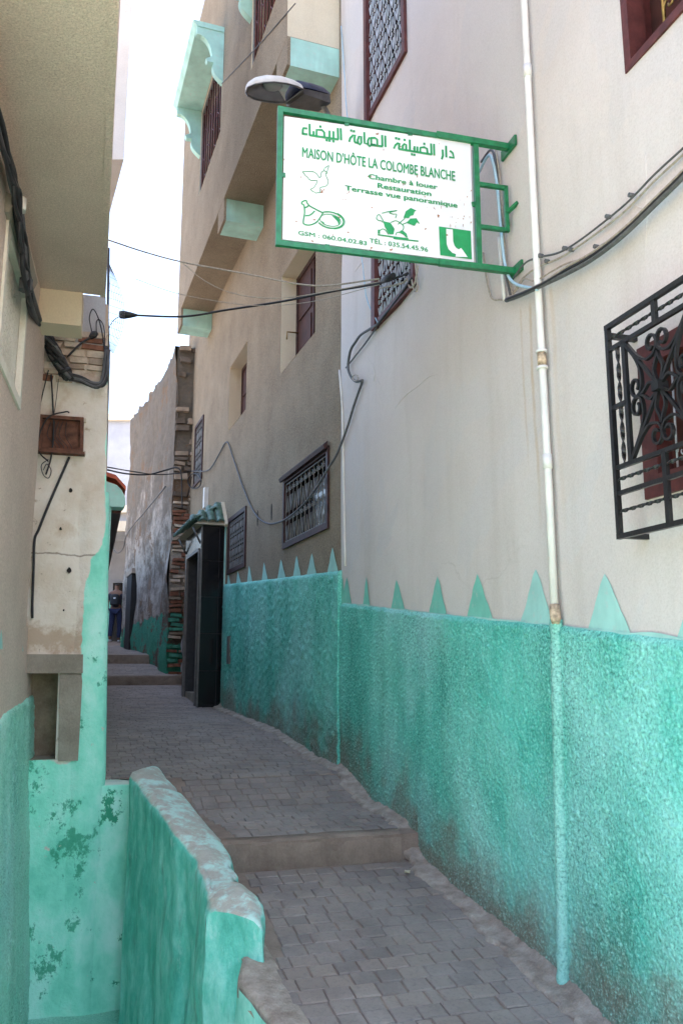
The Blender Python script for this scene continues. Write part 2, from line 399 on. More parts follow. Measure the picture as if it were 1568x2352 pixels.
# left edge of the street, in (s, t)
P1 = onground(545, 2253); P2 = onground(625, 2352)
e1, e2 = st(P1), st(P2)
kx = (e2[1] - e1[1]) / (e2[0] - e1[0])
CORN = aty(249, 1500, 5.5); CORN.z = 0            # street corner of the whitewashed house
cs = st(CORN)
inner = [(322, 1808), (366, 1863), (404, 1918), (440, 1960), (464, 2036), (473, 2085)]
outer = [(385, 1783), (432, 1835), (472, 1882), (520, 1935), (574, 2036), (603, 2115)]
zf, zn_ = -.72, -1.005
pi_, po_ = [], []
for k, (a, b) in enumerate(zip(inner, outer)):
    f = k / (len(inner) - 1); zt = lerp(zf, zn_, f ** .9); pi_.append(atz(*a, zt)); po_.append(atz(*b, zt))
mids = sorted(st(lerp(a, b, .7)) for a, b in zip(pi_, po_))
LEFT = [(-6, 1.15), (2.2, e2[1] + kx * (2.4 - e2[0])), e2, (e1[0], e1[1])] + [m for m in mids if e1[0] + .05 < m[0] < cs[0] + .05] + [(cs[0] + .09, mids[-1][1] + .02), (cs[0] + .13, cs[1] + .02)]
LEFT += [(7.0, cs[1] + .10), (13, 2.05 + .75), (20, 3.4), (40, 6)]
def tl(s): return interp(s, LEFT)
def tr(s):                                           # right-hand limit: walls
    if s < 6.47: return 0.0
    P = W1.p0 + W1.d * s
    return max(0, (s - 6.47) * .052)

# ------------------------------------------------------------------ ground
mb = MB(); mb.face([(-400, -400, -2.75), (400, -400, -2.75), (400, 800, -2.75), (-400, 800, -2.75)])
struct(mb.build('ground', M['ground']))
mb = MB(); rows = []
ss = [-6 + .25 * i for i in range(int(46 / .25))]
for stp in (S_ST, S2, S3): ss += [stp, stp + .0005]
ss = sorted(ss)
for s in ss:
    a, b = tr(s) - .15, tl(s)
    rows.append([gp(s, a + (b - a) * k / 6, -.0065) for k in range(7)])
mb.grid(rows, False)
# skirt closing the street's left flank towards the lower court
for s0, s1 in zip(ss, ss[1:]):
    if s1 < 7: mb.face([gp(s0, tl(s0), -.022), gp(s1, tl(s1), -.022), gp(s1, tl(s1), -1.6), gp(s0, tl(s0), -1.6)])
alley = struct(mb.build('alley_pavement', M['joint']))

# pavers
def paver_mesh(i, w, l, h=.03):
    rr = random.Random(i); mb = MB(); be = .0045
    def ring(dx, dy, z, jit): return [Vector((sx * (w / 2 - dx) + rr.uniform(-jit, jit), sy * (l / 2 - dy) + rr.uniform(-jit, jit), z)) for sx, sy in ((-1, -1), (1, -1), (1, 1), (-1, 1))]
    a = ring(0, 0, -h, .002); b = ring(0, 0, -be, .0015); c = ring(be, be, rr.uniform(-.001, .001), .002)
    R = [[mb.add(p) for p in q] for q in (a, b, c)]
    for i_ in (0, 1):
        for k in range(4): mb.idx((R[i_][k], R[i_][(k + 1) % 4], R[i_ + 1][(k + 1) % 4], R[i_ + 1][k]))
    mb.idx(R[2]); return mb
cells = []
s = 2.55; row = 0
PH = .09
GUT = .095
def gut(s): return GUT + .05 * noise.noise(Vector((s * 3.1, 0, 4))) + .02 * noise.noise(Vector((s * 14, 0, 1)))
while s < 21.5:
    ph = PH * (1.0 if row % 5 else 1.04)
    if any(abs(s + ph / 2 - q) < ph * .95 for q in (S_ST + .06, S2 + .06, S3 + .06)):
        s += .02; continue
    t = tr(s) + gut(s) + random.uniform(0, .03) - (.05 if row % 2 else 0)
    lim = tl(s) - (.10 if s < e1[0] else (.16 if s < cs[0] else .02))
    if s < e1[0]: lim = min(lim, interp(s, [(st(onground(704, 2352))[0], st(onground(704, 2352))[1]), (st(onground(642, 2239))[0], st(onground(642, 2239))[1])]) + .02)
    while t < lim - .03:
        w = random.choice((.095, .10, .105, .11, .09, .055 if row % 2 else .10))
        w = min(w, max(lim - t, .05))
        cells.append((s + ph / 2, t + w / 2, w - .003, ph - .003))
        t += w
    s += ph; row += 1
cells.sort(key=lambda c: c[0] + .15 * c[1])
protos = {}
def slope(s): return (zg(s + .05) - zg(s - .05)) / .1 if all(abs(s - q) > .08 for q in (S_ST, S2, S3)) else .05
yaw = math.atan2(W1.d.y, W1.d.x) - pi / 2
for i, (s, t, w, l) in enumerate(cells[:300]):
    key = (round(w, 2), i % 3)
    if key not in protos:
        pm = paver_mesh(hash(key) % 999, w, l)
        me = bpy.data.meshes.new('paver'); me.from_pydata([tuple(p) for p in pm.v], [], pm.f); me.materials.append(M['paver']); protos[key] = me
    o = bpy.data.objects.new('paver', protos[key]); COL.objects.link(o); o.parent = alley
    P = gp(s, t, random.uniform(-.003, .003))
    o.location = (P.x, P.y, P.z + EZ)
    o.rotation_euler = (Matrix.Rotation(yaw + random.uniform(-.014, .014), 3, 'Z') @ Matrix.Rotation(math.atan(slope(s)) + random.uniform(-.008, .008), 3, 'X') @ Matrix.Rotation(random.uniform(-.008, .008), 3, 'Y')).to_euler()
mb = MB()
for i, (s, t, w, l) in enumerate(cells[300:]):
    pm = paver_mesh(i, w, l); P = gp(s, t, random.uniform(-.002, .002)); R = Matrix.Rotation(yaw + random.uniform(-.02, .02), 3, 'Z') @ Matrix.Rotation(math.atan(slope(s)), 3, 'X')
    k = len(mb.v); mb.v += [P + R @ p for p in pm.v]; mb.f += [[q + k for q in f] for f in pm.f]; mb.sm += pm.sm
o = mb.build('pavers', M['paver'], alley); o['kind'] = 'stuff'
print('pavers', len(cells))

# cement gutter along the foot of the right-hand walls
mb = MB(); rows = []
s = 2.0
while s < 13:
    g = gut(s) + .03 * random.random() + .02 * noise.noise(Vector((s * 30, 0, 9)))
    if s > 9.0: g *= .8
    up_ = .022 + .012 * noise.noise(Vector((s * 5, 1, 0)))
    zs = zg(s) if abs(s - S_ST - .04) > .12 else lerp(zg(S_ST - .08), zg(S_ST + .16), (s - S_ST + .08) / .24)
    dz = zs - zg(s)
    rows.append([gp(s, tr(s) + a * g, dz + h + .011 * noise.noise(Vector((s * 16, a * 4, 2))) + .006 * noise.noise(Vector((s * 40, a * 9, 2)))) for a, h in ((-.6, up_ + .03), (0, up_ + .022), (.3, up_), (.6, up_ * .6), (.85, .012), (1, .002), (1.02, -.03))])
    s += .03
mb.grid(rows)
struct(mb.build('gutter_kerb', M['gutter']))
# cement apron on the open left edge of the street
mb = MB(); rows = []
A0, A1 = st(onground(607, 2183)), st(onground(704, 2352))
s = 1.2
while s < A0[0] + .25:
    ti = interp(s, [A1, A0]) if s > A1[0] else A1[1] + kx * (s - A1[0])
    to = tl(s)
    rows.append([gp(s, lerp(ti - .02, to, a), h + .004 * noise.noise(Vector((s * 14, a * 4, 6)))) for a, h in ((0, -.006), (.15, .004), (.5, .008), (.85, .01), (1, .0), (1.02, -.05))])
    s += .04
mb.grid(rows)
struct(mb.build('kerb_apron', M['gutter']))
# steps across the alley
for sp, h, lab in ((S_ST, .135, 0), (S2, .13, 1), (S3, .15, 2)):
    mb = MB(); rows = []
    a, b = tr(sp) + (.13 if sp == S_ST else .02), tl(sp) + .05
    n = 60
    for k in range(n + 1):
        t = a + (b - a) * k / n
        j = .006 * noise.noise(Vector((t * 9, sp, 0))) + .010 * noise.noise(Vector((t * 2, sp, 5)))
        z1 = zg(sp + .01) + .004 + .4 * j
        q = lambda ds, z: W1.p0 + W1.d * (sp + ds) + W1.n * t + Vector((0, 0, z))
        rows.append([q(.115, z1 - .03), q(.11, z1), q(.03 + j, z1), q(.010 + j, z1 - .008), q(j, z1 - .03), q(j - .004, z1 - h * .6), q(j - .008, zg(sp - .01) - .03)])
    mb.grid(rows)
    struct(mb.build('step', M['step']))
# dead leaves at the foot of the step
for (u, v) in ((588, 1974), (669, 1974), (935, 2010)):
    P = onground(u, v); mb = MB(); a0 = random.uniform(0, 6)
    c = [P + Vector((cos(a0 + a) * r, sin(a0 + a) * r, .012 + h)) for a, r, h in ((0, .03, .012), (1.2, .014, 0), (2.4, .018, .01), (3.3, .028, .004), (4.4, .016, .012), (5.3, .015, 0))]
    mb.face(c); mb.face([p + Vector((0, 0, -.002)) for p in c[::-1]])
    tag(mb.build('fallen_leaf', M['leaf']), 'pale dry leaf lying on the pavers below the concrete step', 'leaf', 'leaves below the step')

# ------------------------------------------------------------------ wall builders
def wall_mesh(mb, W, s0, s1, z0, z1, holes=(), off=0.0, depth=.22, step=.35, top=None):
    """front face with real openings, jambs included"""
    cs_ = {s0, s1}; cz = {z0, z1}
    for a, b, c, d in holes: cs_ |= {a, b}; cz |= {c, d}
    def fill(vals, stp):
        vals = sorted(vals); out = []
        for a, b in zip(vals, vals[1:]):
            n = max(1, int((b - a) / stp)); out += [a + (b - a) * k / n for k in range(n)]
        return out + [vals[-1]]
    SS, ZZ = fill(cs_, step), fill(cz, step); ids = {}
    def vid(i, k):
        if (i, k) not in ids: ids[i, k] = mb.add(W.p(SS[i], ZZ[k], off))
        return ids[i, k]
    for i in range(len(SS) - 1):
        for k in range(len(ZZ) - 1):
            cx, cy = (SS[i] + SS[i + 1]) / 2, (ZZ[k] + ZZ[k + 1]) / 2
            if any(a < cx < b and c < cy < d for a, b, c, d in holes): continue
            mb.idx((vid(i, k), vid(i + 1, k), vid(i + 1, k + 1), vid(i, k + 1)), True)
def jambs(W, hole, depth, mat, root, off=0.0):
    a, b, c, d = hole; mb = MB()
    q = lambda s, z, o: W.p(s, z, off + o)
    for (p, r) in (((a, c), (b, c)), ((b, c), (b, d)), ((b, d), (a, d)), ((a, d), (a, c))):
        mb.face([q(*p, .002), q(*r, .002), q(*r, -depth), q(*p, -depth)])
    return mb.build('window_reveal', mat, root)
def body(W, s0, s1, z0, z1, depth, mat, root, gap=.34, name='house_body'):
    mb = MB(); mb.wbox(W, s0, s1, z0, z1, -gap, -depth); 
    # cheeks tying the front to the body
    mb.wbox(W, s0, s0 + .05, z0, z1, -.005, -gap + .002); mb.wbox(W, s1 - .05, s1, z0, z1, -.005, -gap + .002); mb.wbox(W, s0 + .05, s1 - .05, z1 - .05, z1, -.005, -gap + .002)
    return mb.build(name, mat, root)
def frame(W, a, b, c, d, w, o0, o1, name, mat, root, wb=None):
    mb = MB(); wb = wb or w
    mb.wbox(W, a, a + w, c, d, o0, o1); mb.wbox(W, b - w, b, c, d, o0, o1)
    mb.wbox(W, a + w, b - w, c, c + wb, o0, o1); mb.wbox(W, a + w, b - w, d - wb, d, o0, o1)
    return mb.build(name, mat, root)
def pane(W, a, b, c, d, o, name, mat, root, t=.02):
    mb = MB(); mb.wbox(W, a, b, c, d, o - t, o); return mb.build(name, mat, root)
def spiral(c0, r0, turns, a0, sgn, n=14):
    return [(c0[0] + r0 * (1 - .75 * k / n) * cos(a0 + sgn * turns * 2 * pi * k / n), c0[1] + r0 * (1 - .75 * k / n) * sin(a0 + sgn * turns * 2 * pi * k / n)) for k in range(n + 1)]
def scroll_lattice(W, a, b, c, d, off, cw, ch, r, mat, root, tall=.55):
    """wrought lattice: rows of tall vees and straight bars alternating with rows of paired curls"""
    mb = MB(); ns = max(2, round((b - a) / cw)); nz = max(2, round((d - c) / ch)); cw = (b - a) / ns; ch = (d - c) / nz
    P = lambda s, z: W.p(s, z, off)
    for i in range(ns + 1):
        s = min(max(a + i * cw, a + r), b - r); mb.tube([P(s, c), P(s, d)], r, 4, False, False)
    for k in range(nz + 1):
        z = min(max(c + k * ch, c + r), d - r)
        if k in (0, nz): mb.tube([P(a, z), P(b, z)], r, 4, False, False)
    for i in range(ns):
        for k in range(nz):
            x = a + (i + .5) * cw; z = c + k * ch; up_ = (i + k) % 2
            hh = ch * tall
            za_, zb_ = (z, z + hh) if up_ else (z + hh, z)
            for sg in (-1, 1):
                mb.tube([P(x, za_), P(x + sg * cw * .38, zb_)], r, 3, False, False)
                cz = z + hh + (ch - hh) * .5 if up_ or True else z
                pts = spiral((x + sg * cw * .22, cz), cw * .21, 1.1, pi / 2 if sg > 0 else pi / 2, -sg, 7)
                mb.tube([P(*q) for q in pts], r, 3, False, False)
            mb.tube([P(x, z), P(x, z + hh)], r, 3, False, False)
    return mb.build('grille', mat, root)

# ------------------------------------------------------------------ cream house (right, near)
S_END = W1.s_of(Vector((0, 6.2, 0)))
cream = thing('cream_house', 'tall cream plastered house with teal dado, white downpipe and maroon windows', 'house', W1.p(3, zg(3), 0))
def rect_px(W, far_b, near_b, z_top, off=0.0):       # far bottom corner, near bottom corner, top
    sb, zb = W.hit(*far_b, off); sa, za_ = W.hit(*near_b, off); return [sa, sb, (zb + za_) / 2, z_top]
wa = rect_px(W1, (848, 272), (931, 120), 0); wa[3] = wa[2] + 1.5
wb = [wa[0], wa[1], W1.hit(868, 748)[1], 0]; wb[1] = W1.hit(868, 748)[0]; wb[0] = W1.hit(953, 640)[0]; wb[3] = wb[2] + .82
sc_, zc_ = W1.hit(1436, 158); wc = [sc_ - .75, sc_, zc_, zc_ + 1.0]
sd_, zd0 = W1.hit(1495, 1137); zd1 = W1.hit(1482, 805)[1]; wd = [sd_ - .42, sd_, zd0, zd1]
print('cream windows', [[round(q, 2) for q in w] for w in (wa, wb, wc, wd)])
mb = MB(); wall_mesh(mb, W1, 1.5, S_END, -2.7, 8.6, [wa, wb, wc, wd], step=.16); mb.build('wall', M['cream'], cream)
body(W1, 1.5, S_END, -2.7, 8.6, 4.5, M['cream'], cream)
for w in (wa, wb, wc, wd): jambs(W1, w, .3, M['maroon'], cream)
# two latticed windows, one over the other
for w in (wa, wb):
    a, b, c, d = w
    fr = frame(W1, a - .015, b + .03, c - .02, d + .03, .05, -.06, .022, 'window', M['maroon'], cream)
    mbx = MB(); mbx.wbox(W1, b - .03, b + .035, c - .03, d + .03, -.05, .035); mbx.build('far_jamb', M['maroon'], fr)
    scroll_lattice(W1, a + .035, b - .02, c + .03, d - .02, .004, .075, .17, .0045, M['lattice'], fr)
    pane(W1, a, b, c, d, -.12, 'pane', M['glass'], fr)
# upper window near the frame edge
a, b, c, d = wc
fr = frame(W1, a - .01, b + .01, c - .012, d, .035, -.07, .006, 'window', M['maroon'], cream)
sh = pane(W1, a, b, c, d, -.12, 'shutter', M['maroon_deep'], fr, .03)
mb = MB()
P = lambda s, z: W1.p(s, z, -.03)
for i in range(4):
    x = b - .17 - i * .16
    mb.tube([P(x, c + .03), P(x, d)], .007, 5)
    mb.tube([P(*q) for q in spiral((x - .035, c + .12), .032, 1.0, 0, 1)], .005, 4)
    mb.tube([P(x, c + .30), P(x - .08, c + .42), P(x - .16, c + .30)], .006, 5)
    mb.tube([P(x - .08, c + .28), P(x - .08, d)], .006, 5)
mb.build('grille', M['brass'], fr)
# small window behind the projecting grille
a, b, c, d = wd
fr = frame(W1, a - .01, b + .012, c - .015, d + .015, .075, -.06, .012, 'window', M['maroon'], cream)
sh = pane(W1, a + .05, b - .05, c + .05, d - .05, -.05, 'shutter', M['maroon_deep'], fr, .03)
mb = MB()
for x in (b - .12, b - .2, b - .28):
    mb.tube([W1.p(x, c + .06, -.02), W1.p(x, d - .06, -.02)], .004, 5)
    mb.tube([W1.p(*q, -.02) for q in spiral((x - .03, c + .12), .025, 1.1, 0, 1)], .003, 4)
mb.build('inner_bars', M['lattice'], fr)
# dado
def dado_top_px(W, pts, off):
    return sorted(W.hit(u, v, off) for u, v in pts)
DT1 = dado_top_px(W1, [(1568, 1472), (1290, 1441), (1000, 1411), (785, 1386)], .03)
DT1 = [(-2.5, DT1[0][1] - .12)] + DT1 + [(S_END + .02, DT1[-1][1])]
def dado(W, s0, s1, topf, botf, cell, amp, name, mat, root, off=.022, end=True, freq=26, wav=.012):
    mb = MB(); H = []; ns = max(2, int((s1 - s0) / cell)); rows = []
    nz = int(1.5 / cell)
    for i in range(ns + 1):
        s = s0 + (s1 - s0) * i / ns; zt = topf(s) + .006 * noise.noise(Vector((s * 11, 0, 7))); zb = botf(s) - .06; r = []
        for k in range(nz + 1):
            z = zb + (zt - zb) * k / nz
            q = Vector((s * freq, z * freq, 0.3))
            cellv = max(0, noise.noise(q)) * 1.4 + .45 * noise.noise(q * 2.3)
            edge = min(1, (zt - z) / .02)
            o = off * (.55 + .45 * edge) + amp * cellv * edge + wav * noise.noise(Vector((s * 2.2, z * 2.0, 8)))
            r.append(W.p(s, z, max(o, .006))); H.append(z - botf(s))
        r.append(W.p(s, zt + .003, -.004)); H.append(zt - botf(s))
        rows.append(r)
    mb.grid(rows)
    if end:
        for r in (rows[0], rows[-1]):
            b_ = [p - W.n * .06 for p in r]; n0 = len(mb.v); mb.grid([r, b_]); 
            H += [.6] * (len(mb.v) - n0)
    return mb.build(name, mat, root, H)
wall_zg1 = lambda s: zg(s)
dado(W1, 2.0, S_END - .015, lambda s: interp(s, DT1), wall_zg1, .0062, .0055, 'dado', M['teal'], cream, .02, True, 62)
# painted teeth above the dado
def teeth(W, tips, topf, mat, root, off=.005, curve=.0):
    for (tu, tv, hw, *m_) in tips:
        s, z = W.hit(tu, tv, off); n = 16; L, R = [], []
        zb = topf(s) - .012; sl, sr = W.hit(hw[0], tv + 95, off)[0], W.hit(hw[1], tv + 95, off)[0]
        for k in range(n + 1):
            f = k / n; w = (f ** .85) * (1 + .04 * sin(f * 9)); zz = lerp(z, zb, f)
            j_ = .006 * noise.noise(Vector((s * 7, f * 5, 1))); j2 = .006 * noise.noise(Vector((s * 7, f * 5, 6)))
            L.append(W.p(lerp(s, sl, w) + j_, zz, off)); R.append(W.p(lerp(s, sr, w) + j2, zz, off))
        mb = MB()
        mb.grid([L, R], False)
        mb.build('painted_tooth', m_[0] if m_ else mat, root)
t1 = lambda s: interp(s, DT1)
teeth(W1, [(1390, 1318, (1345, 1447)), (1225, 1308, (1188, 1264)), (1097, 1319, (1074, 1130), M['tri_green']), (1006, 1323, (985, 1029), M['tri_green']), (911, 1332, (899, 930), M['tri_green']), (843, 1324, (833, 850), M['tri_green']), (797, 1326, (783, 806), M['tri_green']), (1600, 1325, (1550, 1650)), (1850, 1335, (1785, 1915))], t1, M['tri'], cream, .0045)
mb = MB(); rows = []
for k in range(90):
    s = 2.0 + (S_END - 2.05) * k / 89; z = t1(s)
    rows.append([W1.p(s, z - .02, .009), W1.p(s, z + .006 + .016 * max(0, noise.noise(Vector((s * 4, 0, 2)))), .009), W1.p(s, z + .004, .002)])
mb.grid(rows, False); mb.build('paint_band', M['tri'], cream)

def ridge(pts, r, name='plaster_ridge'):
    P = [W1.p(*W1.hit(u, v), -r * .45 + r * .5 * noise.noise(Vector((u * .05, v * .05, 0)))) for u, v in [(p.x, p.y) for p in catmull([Vector((u, v, 0)) for u, v in pts], 6)]]
    mb = MB(); mb.tube(P, [max(.0012, r * sin(pi * (i + .5) / len(P)) ** .5) for i in range(len(P))], 6); mb.build(name, M['cream'], cream)
ridge([(890, 955), (905, 940), (930, 908), (960, 885), (985, 865), (1012, 858)], .006)
ridge([(868, 770), (862, 830), (868, 900), (880, 945)], .004)
ridge([(800, 640), (830, 605), (838, 600)], .006)
ridge([(855, 845), (862, 860), (858, 885)], .008)
ridge([(1478, 350), (1482, 500), (1476, 620)], .0035)
ridge([(1440, 460), (1475, 478), (1520, 455), (1565, 420)], .005)
# ------------------------------------------------------------------ downpipe
sp_, zp1 = W1.hit(1272, 1405, .03)
pipe = thing('drain_pipe', 'white plastic drain pipe running down the cream wall to the teal dado', 'drain pipe', W1.p(sp_, zg(sp_), .03))
PO = .034
mb = MB(); mb.tube([W1.p(sp_, z_, PO) for z_ in (zp1, zp1 + .6, zp1 + 1.5, zp1 + 3, 8.5)], .0155, 12); mb.build('pipe', M['pipe'], pipe)
mb = MB(); mb.tube([W1.p(sp_ + .038, z_, .012) for z_ in (t1(sp_) + .02, .6, 1.5, 3, 8.5)], .0075, 8); mb.build('thin_conduit', M['pipe'], pipe)
for v, mt in ((822, 'pipe_rust'), (1062, 'pipe'), (115, 'pipe')):
    z = W1.hit(1250, v, PO)[1]; mb = MB(); mb.tube([W1.p(sp_, z - .03, PO), W1.p(sp_, z + .03, PO)], .0185, 12); j = mb.build('joint', M[mt], pipe)
    if v == 822:
        for dz in (-.036, .036):
            mb = MB(); mb.tube([W1.p(sp_, z + dz - .006, PO), W1.p(sp_, z + dz + .006, PO)], .0235, 12); mb.build('collar', M['pipe'], j)
mb = MB(); mb.tube([W1.p(sp_, zp1 + .03, PO), W1.p(sp_, zp1, PO), W1.p(sp_ - .012, zp1 - .025, PO + .004), W1.p(sp_ - .02, zp1 - .045, PO + .01)], [.0195, .021, .021, .016], 12); mb.build('elbow', M['pipe_rust'], pipe)
# lower run, painted over with the dado
mb = MB(); H = []
zt_, zb_ = t1(sp_) + .03, zg(sp_) - .16
pts = [W1.p(lerp(W1.hit(1272, 1440, .03)[0], W1.hit(1283, 2262, .03)[0], k / 57) + .004 * noise.noise(Vector((k, 2, 0))), lerp(zt_, zb_, k / 60), .026 + .004 * noise.noise(Vector((k * .6, 0, 0)))) for k in range(61)]
mb.tube(pts, [.025 + .004 * noise.noise(Vector((k * .8, 5, 0))) for k in range(61)], 12)
M['teal_pipe'] = teal('teal_pipe_paint', (.08, .36, .28), (.20, .56, .46), (.34, .64, .56), False, .4, .45)
mb.build('painted_lower_pipe', M['teal_pipe'], pipe)

# ------------------------------------------------------------------ projecting black grille
GO = .115
gz = lambda x, y: W1.hit((2400 + x / 2.139) / 1.7417, (1100 + y / 2.139) / 1.7417, GO)
class Flat(Wall): pass
WG = Wall((W1.p0.x, W1.p0.y), (W1.d.x, W1.d.y), 'R')
sL = .5 * (gz(62, 450)[0] + gz(165, 2240)[0]); sC = gz(508, 965)[0]; zCen = gz(508, 965)[1]; sR = 2 * sC - sL
zz_ = [gz(*q)[1] for q in ((62, 450), (85, 550), (85, 640), (150, 1650), (150, 1755), (160, 1870), (175, 2025), (165, 2240))]
grl = thing('window_grille', 'black wrought iron grille with scrolls and twisted bars projecting from cream wall', 'window grille', W1.p(sC, zz_[-1], GO))
G = lambda s, z, o=GO: WG.p(s, z, o)
nW = WG.n
def gbar(name, pts, w=.012, t=.013, root=grl, twist=0.0):
    mb = MB(); mb.bar(pts, w, t, nW, twist); return mb.build(name, M['iron'], root)
fr = MB()
for s in (sL, sR): fr.bar([G(s, zz_[7]), G(s, zz_[0])], .017, .017, nW)
for z in (zz_[0], zz_[7]): fr.bar([G(sL - .01 if sL < sR else sL + .01, z), G(sR, z)], .017, .0165, nW)
fr.build('outer_frame', M['iron'], grl)
for k in (2, 3, 5): gbar('rail', [G(sL, zz_[k]), G(sR, zz_[k])], .015)
for k in (1, 4, 6):
    gbar('twisted_bar', [G(lerp(sL, sR, i / 90), zz_[k]) for i in range(91)], .013, .006, twist=.42)
sI = .5 * (gz(205, 620)[0] + gz(262, 1610)[0]); sT = .5 * (gz(145, 650)[0] + gz(205, 1610)[0])
for q in (sI, 2 * sC - sI): gbar('inner_stile', [G(q, zz_[3]), G(q, zz_[2])], .018)
for q in (sT, 2 * sC - sT): gbar('twisted_bar', [G(q, lerp(zz_[3], zz_[2], i / 50)) for i in range(51)], .014, .006, twist=.38)
zm = .5 * (zz_[2] + zz_[3])
for q, r in ((sL, sI), (sR, 2 * sC - sI)): gbar('connector', [G(q, zm), G(r, zm)], .016)
gbar('short_post', [G(sC, zz_[2]), G(sC, zz_[0])], .02); gbar('short_post', [G(sC, zz_[7]), G(sC, zz_[3])], .02)
ha, hb = abs(sI - sC), (zz_[2] - zz_[3]) / 2
pn = lambda x, y: G(sC + x * ha, zm + y * hb)
for sx in (-1, 1):
    for sy in (-1, 1):
        gbar('diagonal_bar', [pn(sx * .96, sy * .96), pn(0, 0)], .010, .012)
def curl(p_list, cx, cy, r, a0, sgn, turns=1.15):
    sp2 = [(cx + r * (1 - .62 * k / 16) * cos(a0 + sgn * turns * 2 * pi * k / 16), cy + r * (1 - .62 * k / 16) * sin(a0 + sgn * turns * 2 * pi * k / 16)) for k in range(17)]
    base = catmull([Vector((x, y, 0)) for x, y in p_list] + [Vector((*sp2[0], 0))], 6)
    return [(p.x, p.y) for p in base[:-1]] + sp2
for sx in (-1, 1):
    for sy in (-1, 1):
        c1 = curl([(.95, .93), (.66, .62), (.52, .36)], .70, .17, .19, pi, 1)          # curls beside the stiles
        gbar('scroll', [pn(sx * x, sy * y) for x, y in c1], .008, .013)
        c2 = curl([(.93, .95), (.62, .66), (.36, .52)], .17, .72, .19, -pi / 2, -1)      # curls below and above the rails
        gbar('scroll', [pn(sx * x, sy * y) for x, y in c2], .008, .013)
for ax in (0, 1):
    for sg in (-1, 1):
        for k in (-1, 1):
            q = catmull([Vector(v_) for v_ in ((0, 0, 0), (k * .09, .16, 0), (k * .13, .30, 0), (k * .04, .46, 0), (0, .56, 0))], 5)
            gbar('petal', [pn(p.x, sg * p.y) if ax else pn(sg * p.y, p.x) for p in q], .008, .012)
mb = MB(); mb.bar([pn(0, -.07), pn(0, .07)], .032, .04, nW); mb.build('rosette', M['iron'], grl)
for s in (sL, sR):
    for z in (zz_[0] - .03, zz_[7] + .003):
        mb = MB(); mb.bar([G(s + (.0), z), WG.p(s, z, -.03)], .018, .018, Vector((0, 0, 1))); mb.build('wall_strut', M['iron'], grl)

# ------------------------------------------------------------------ hanging sign
sw0, zw0 = W1.hit(1180, 480, .0)
SP = W1.p(sw0, 0, 0); SDIR = Vector((-.972, -.236, 0)).normalized()          # from the wall outwards
SN = Vector((SDIR.y, -SDIR.x, 0)); SN = SN if SN.y < 0 else -SN                # faces the viewer's side of the alley
def sg_hit(u, v):
    r = ray(u, v); t = SP.dot(SN) / r.dot(SN); h = r * t; return (h - SP).dot(SDIR), h.z
def sgp(a, z, o=0.0): return SP + SDIR * a + SN * o + Vector((0, 0, z))
aL = .5 * (sg_hit(641, 300)[0] + sg_hit(641, 540)[0]); aR = .5 * (sg_hit(1091, 400)[0] + sg_hit(1101, 600)[0])
zT = sg_hit(641, 252)[1]; zB = sg_hit(641, 559)[1]
zT2 = sg_hit(1085, 327)[1]; zB2 = sg_hit(1100, 614)[1]
print('sign', aL, aR, zT, zT2, zB, zB2)
sign = thing('hanging_sign', 'white guesthouse sign with green lettering in green steel frame on wall bracket', 'sign', sgp(0, zB))
zTo = lambda a: lerp(zT2, zT, (a - aR) / (aL - aR)); zBo = lambda a: lerp(zB2, zB, (a - aR) / (aL - aR))
FW, FD = .024, .022
def sbar(name, p, q, w=FW, d=FD, root=sign, mat='sign_green'):
    mb = MB(); mb.bar([p, q], w, d, SN); return mb.build(name, M[mat], root)
sbar('frame_bar', sgp(aL, zBo(aL) - FW / 2), sgp(aL, zTo(aL) + FW / 2)); sbar('frame_bar', sgp(aR, zBo(aR) - .01), sgp(aR, zTo(aR) + .01))
sbar('frame_bar', sgp(aL - FW / 2, zTo(aL)), sgp(.0, zTo(0)), FW, FD * .9); sbar('frame_bar', sgp(aL - FW / 2, zBo(aL)), sgp(.0, zBo(0)), FW, FD * .9)
# sleeves where the arm is doubled near the wall
a_ = sg_hit(1000, 310)[0]; sbar('arm_sleeve', sgp(a_, zTo(a_) + .002, .004), sgp(.02, zTo(.02) + .002, .004), FW * 1.15, FD * 1.2)
sbar('arm_sleeve', sgp(a_, zBo(a_) - .002, .004), sgp(.02, zBo(.02) - .002, .004), FW * 1.15, FD * 1.2)
a2 = sg_hit(1162, 480)[0]; zh, zl_ = sg_hit(1110, 425)[1], sg_hit(1110, 522)[1]
sbar('bracket_bar', sgp(aR, zh), sgp(a2, zh), .018, .018); sbar('bracket_bar', sgp(aR, zl_), sgp(a2, zl_), .018, .018); sbar('bracket_bar', sgp(a2, zl_ - .009), sgp(a2, zh + .009), .018, .018)
zmid = .5 * (zh + zl_)
for z in (zTo(0), zBo(0)):
    mb = MB(); mb.bar([W1.p(sw0 - .07, z, .008), W1.p(sw0 + .07, z, .008)], .05, .012, W1.n); mb.build('wall_plate', M['sign_green'], sign)
mb = MB(); mb.bar([sgp(a2, zmid - .02), W1.p(sw0 - .05, zmid + .01, .0)], .02, .012, Vector((0, 0, 1))); mb.bar([sgp(a2, zmid - .02), W1.p(sw0 + .06, zmid - .06, .0)], .02, .012, Vector((0, 0, 1))); mb.build('wall_lug', M['sign_green'], sign)
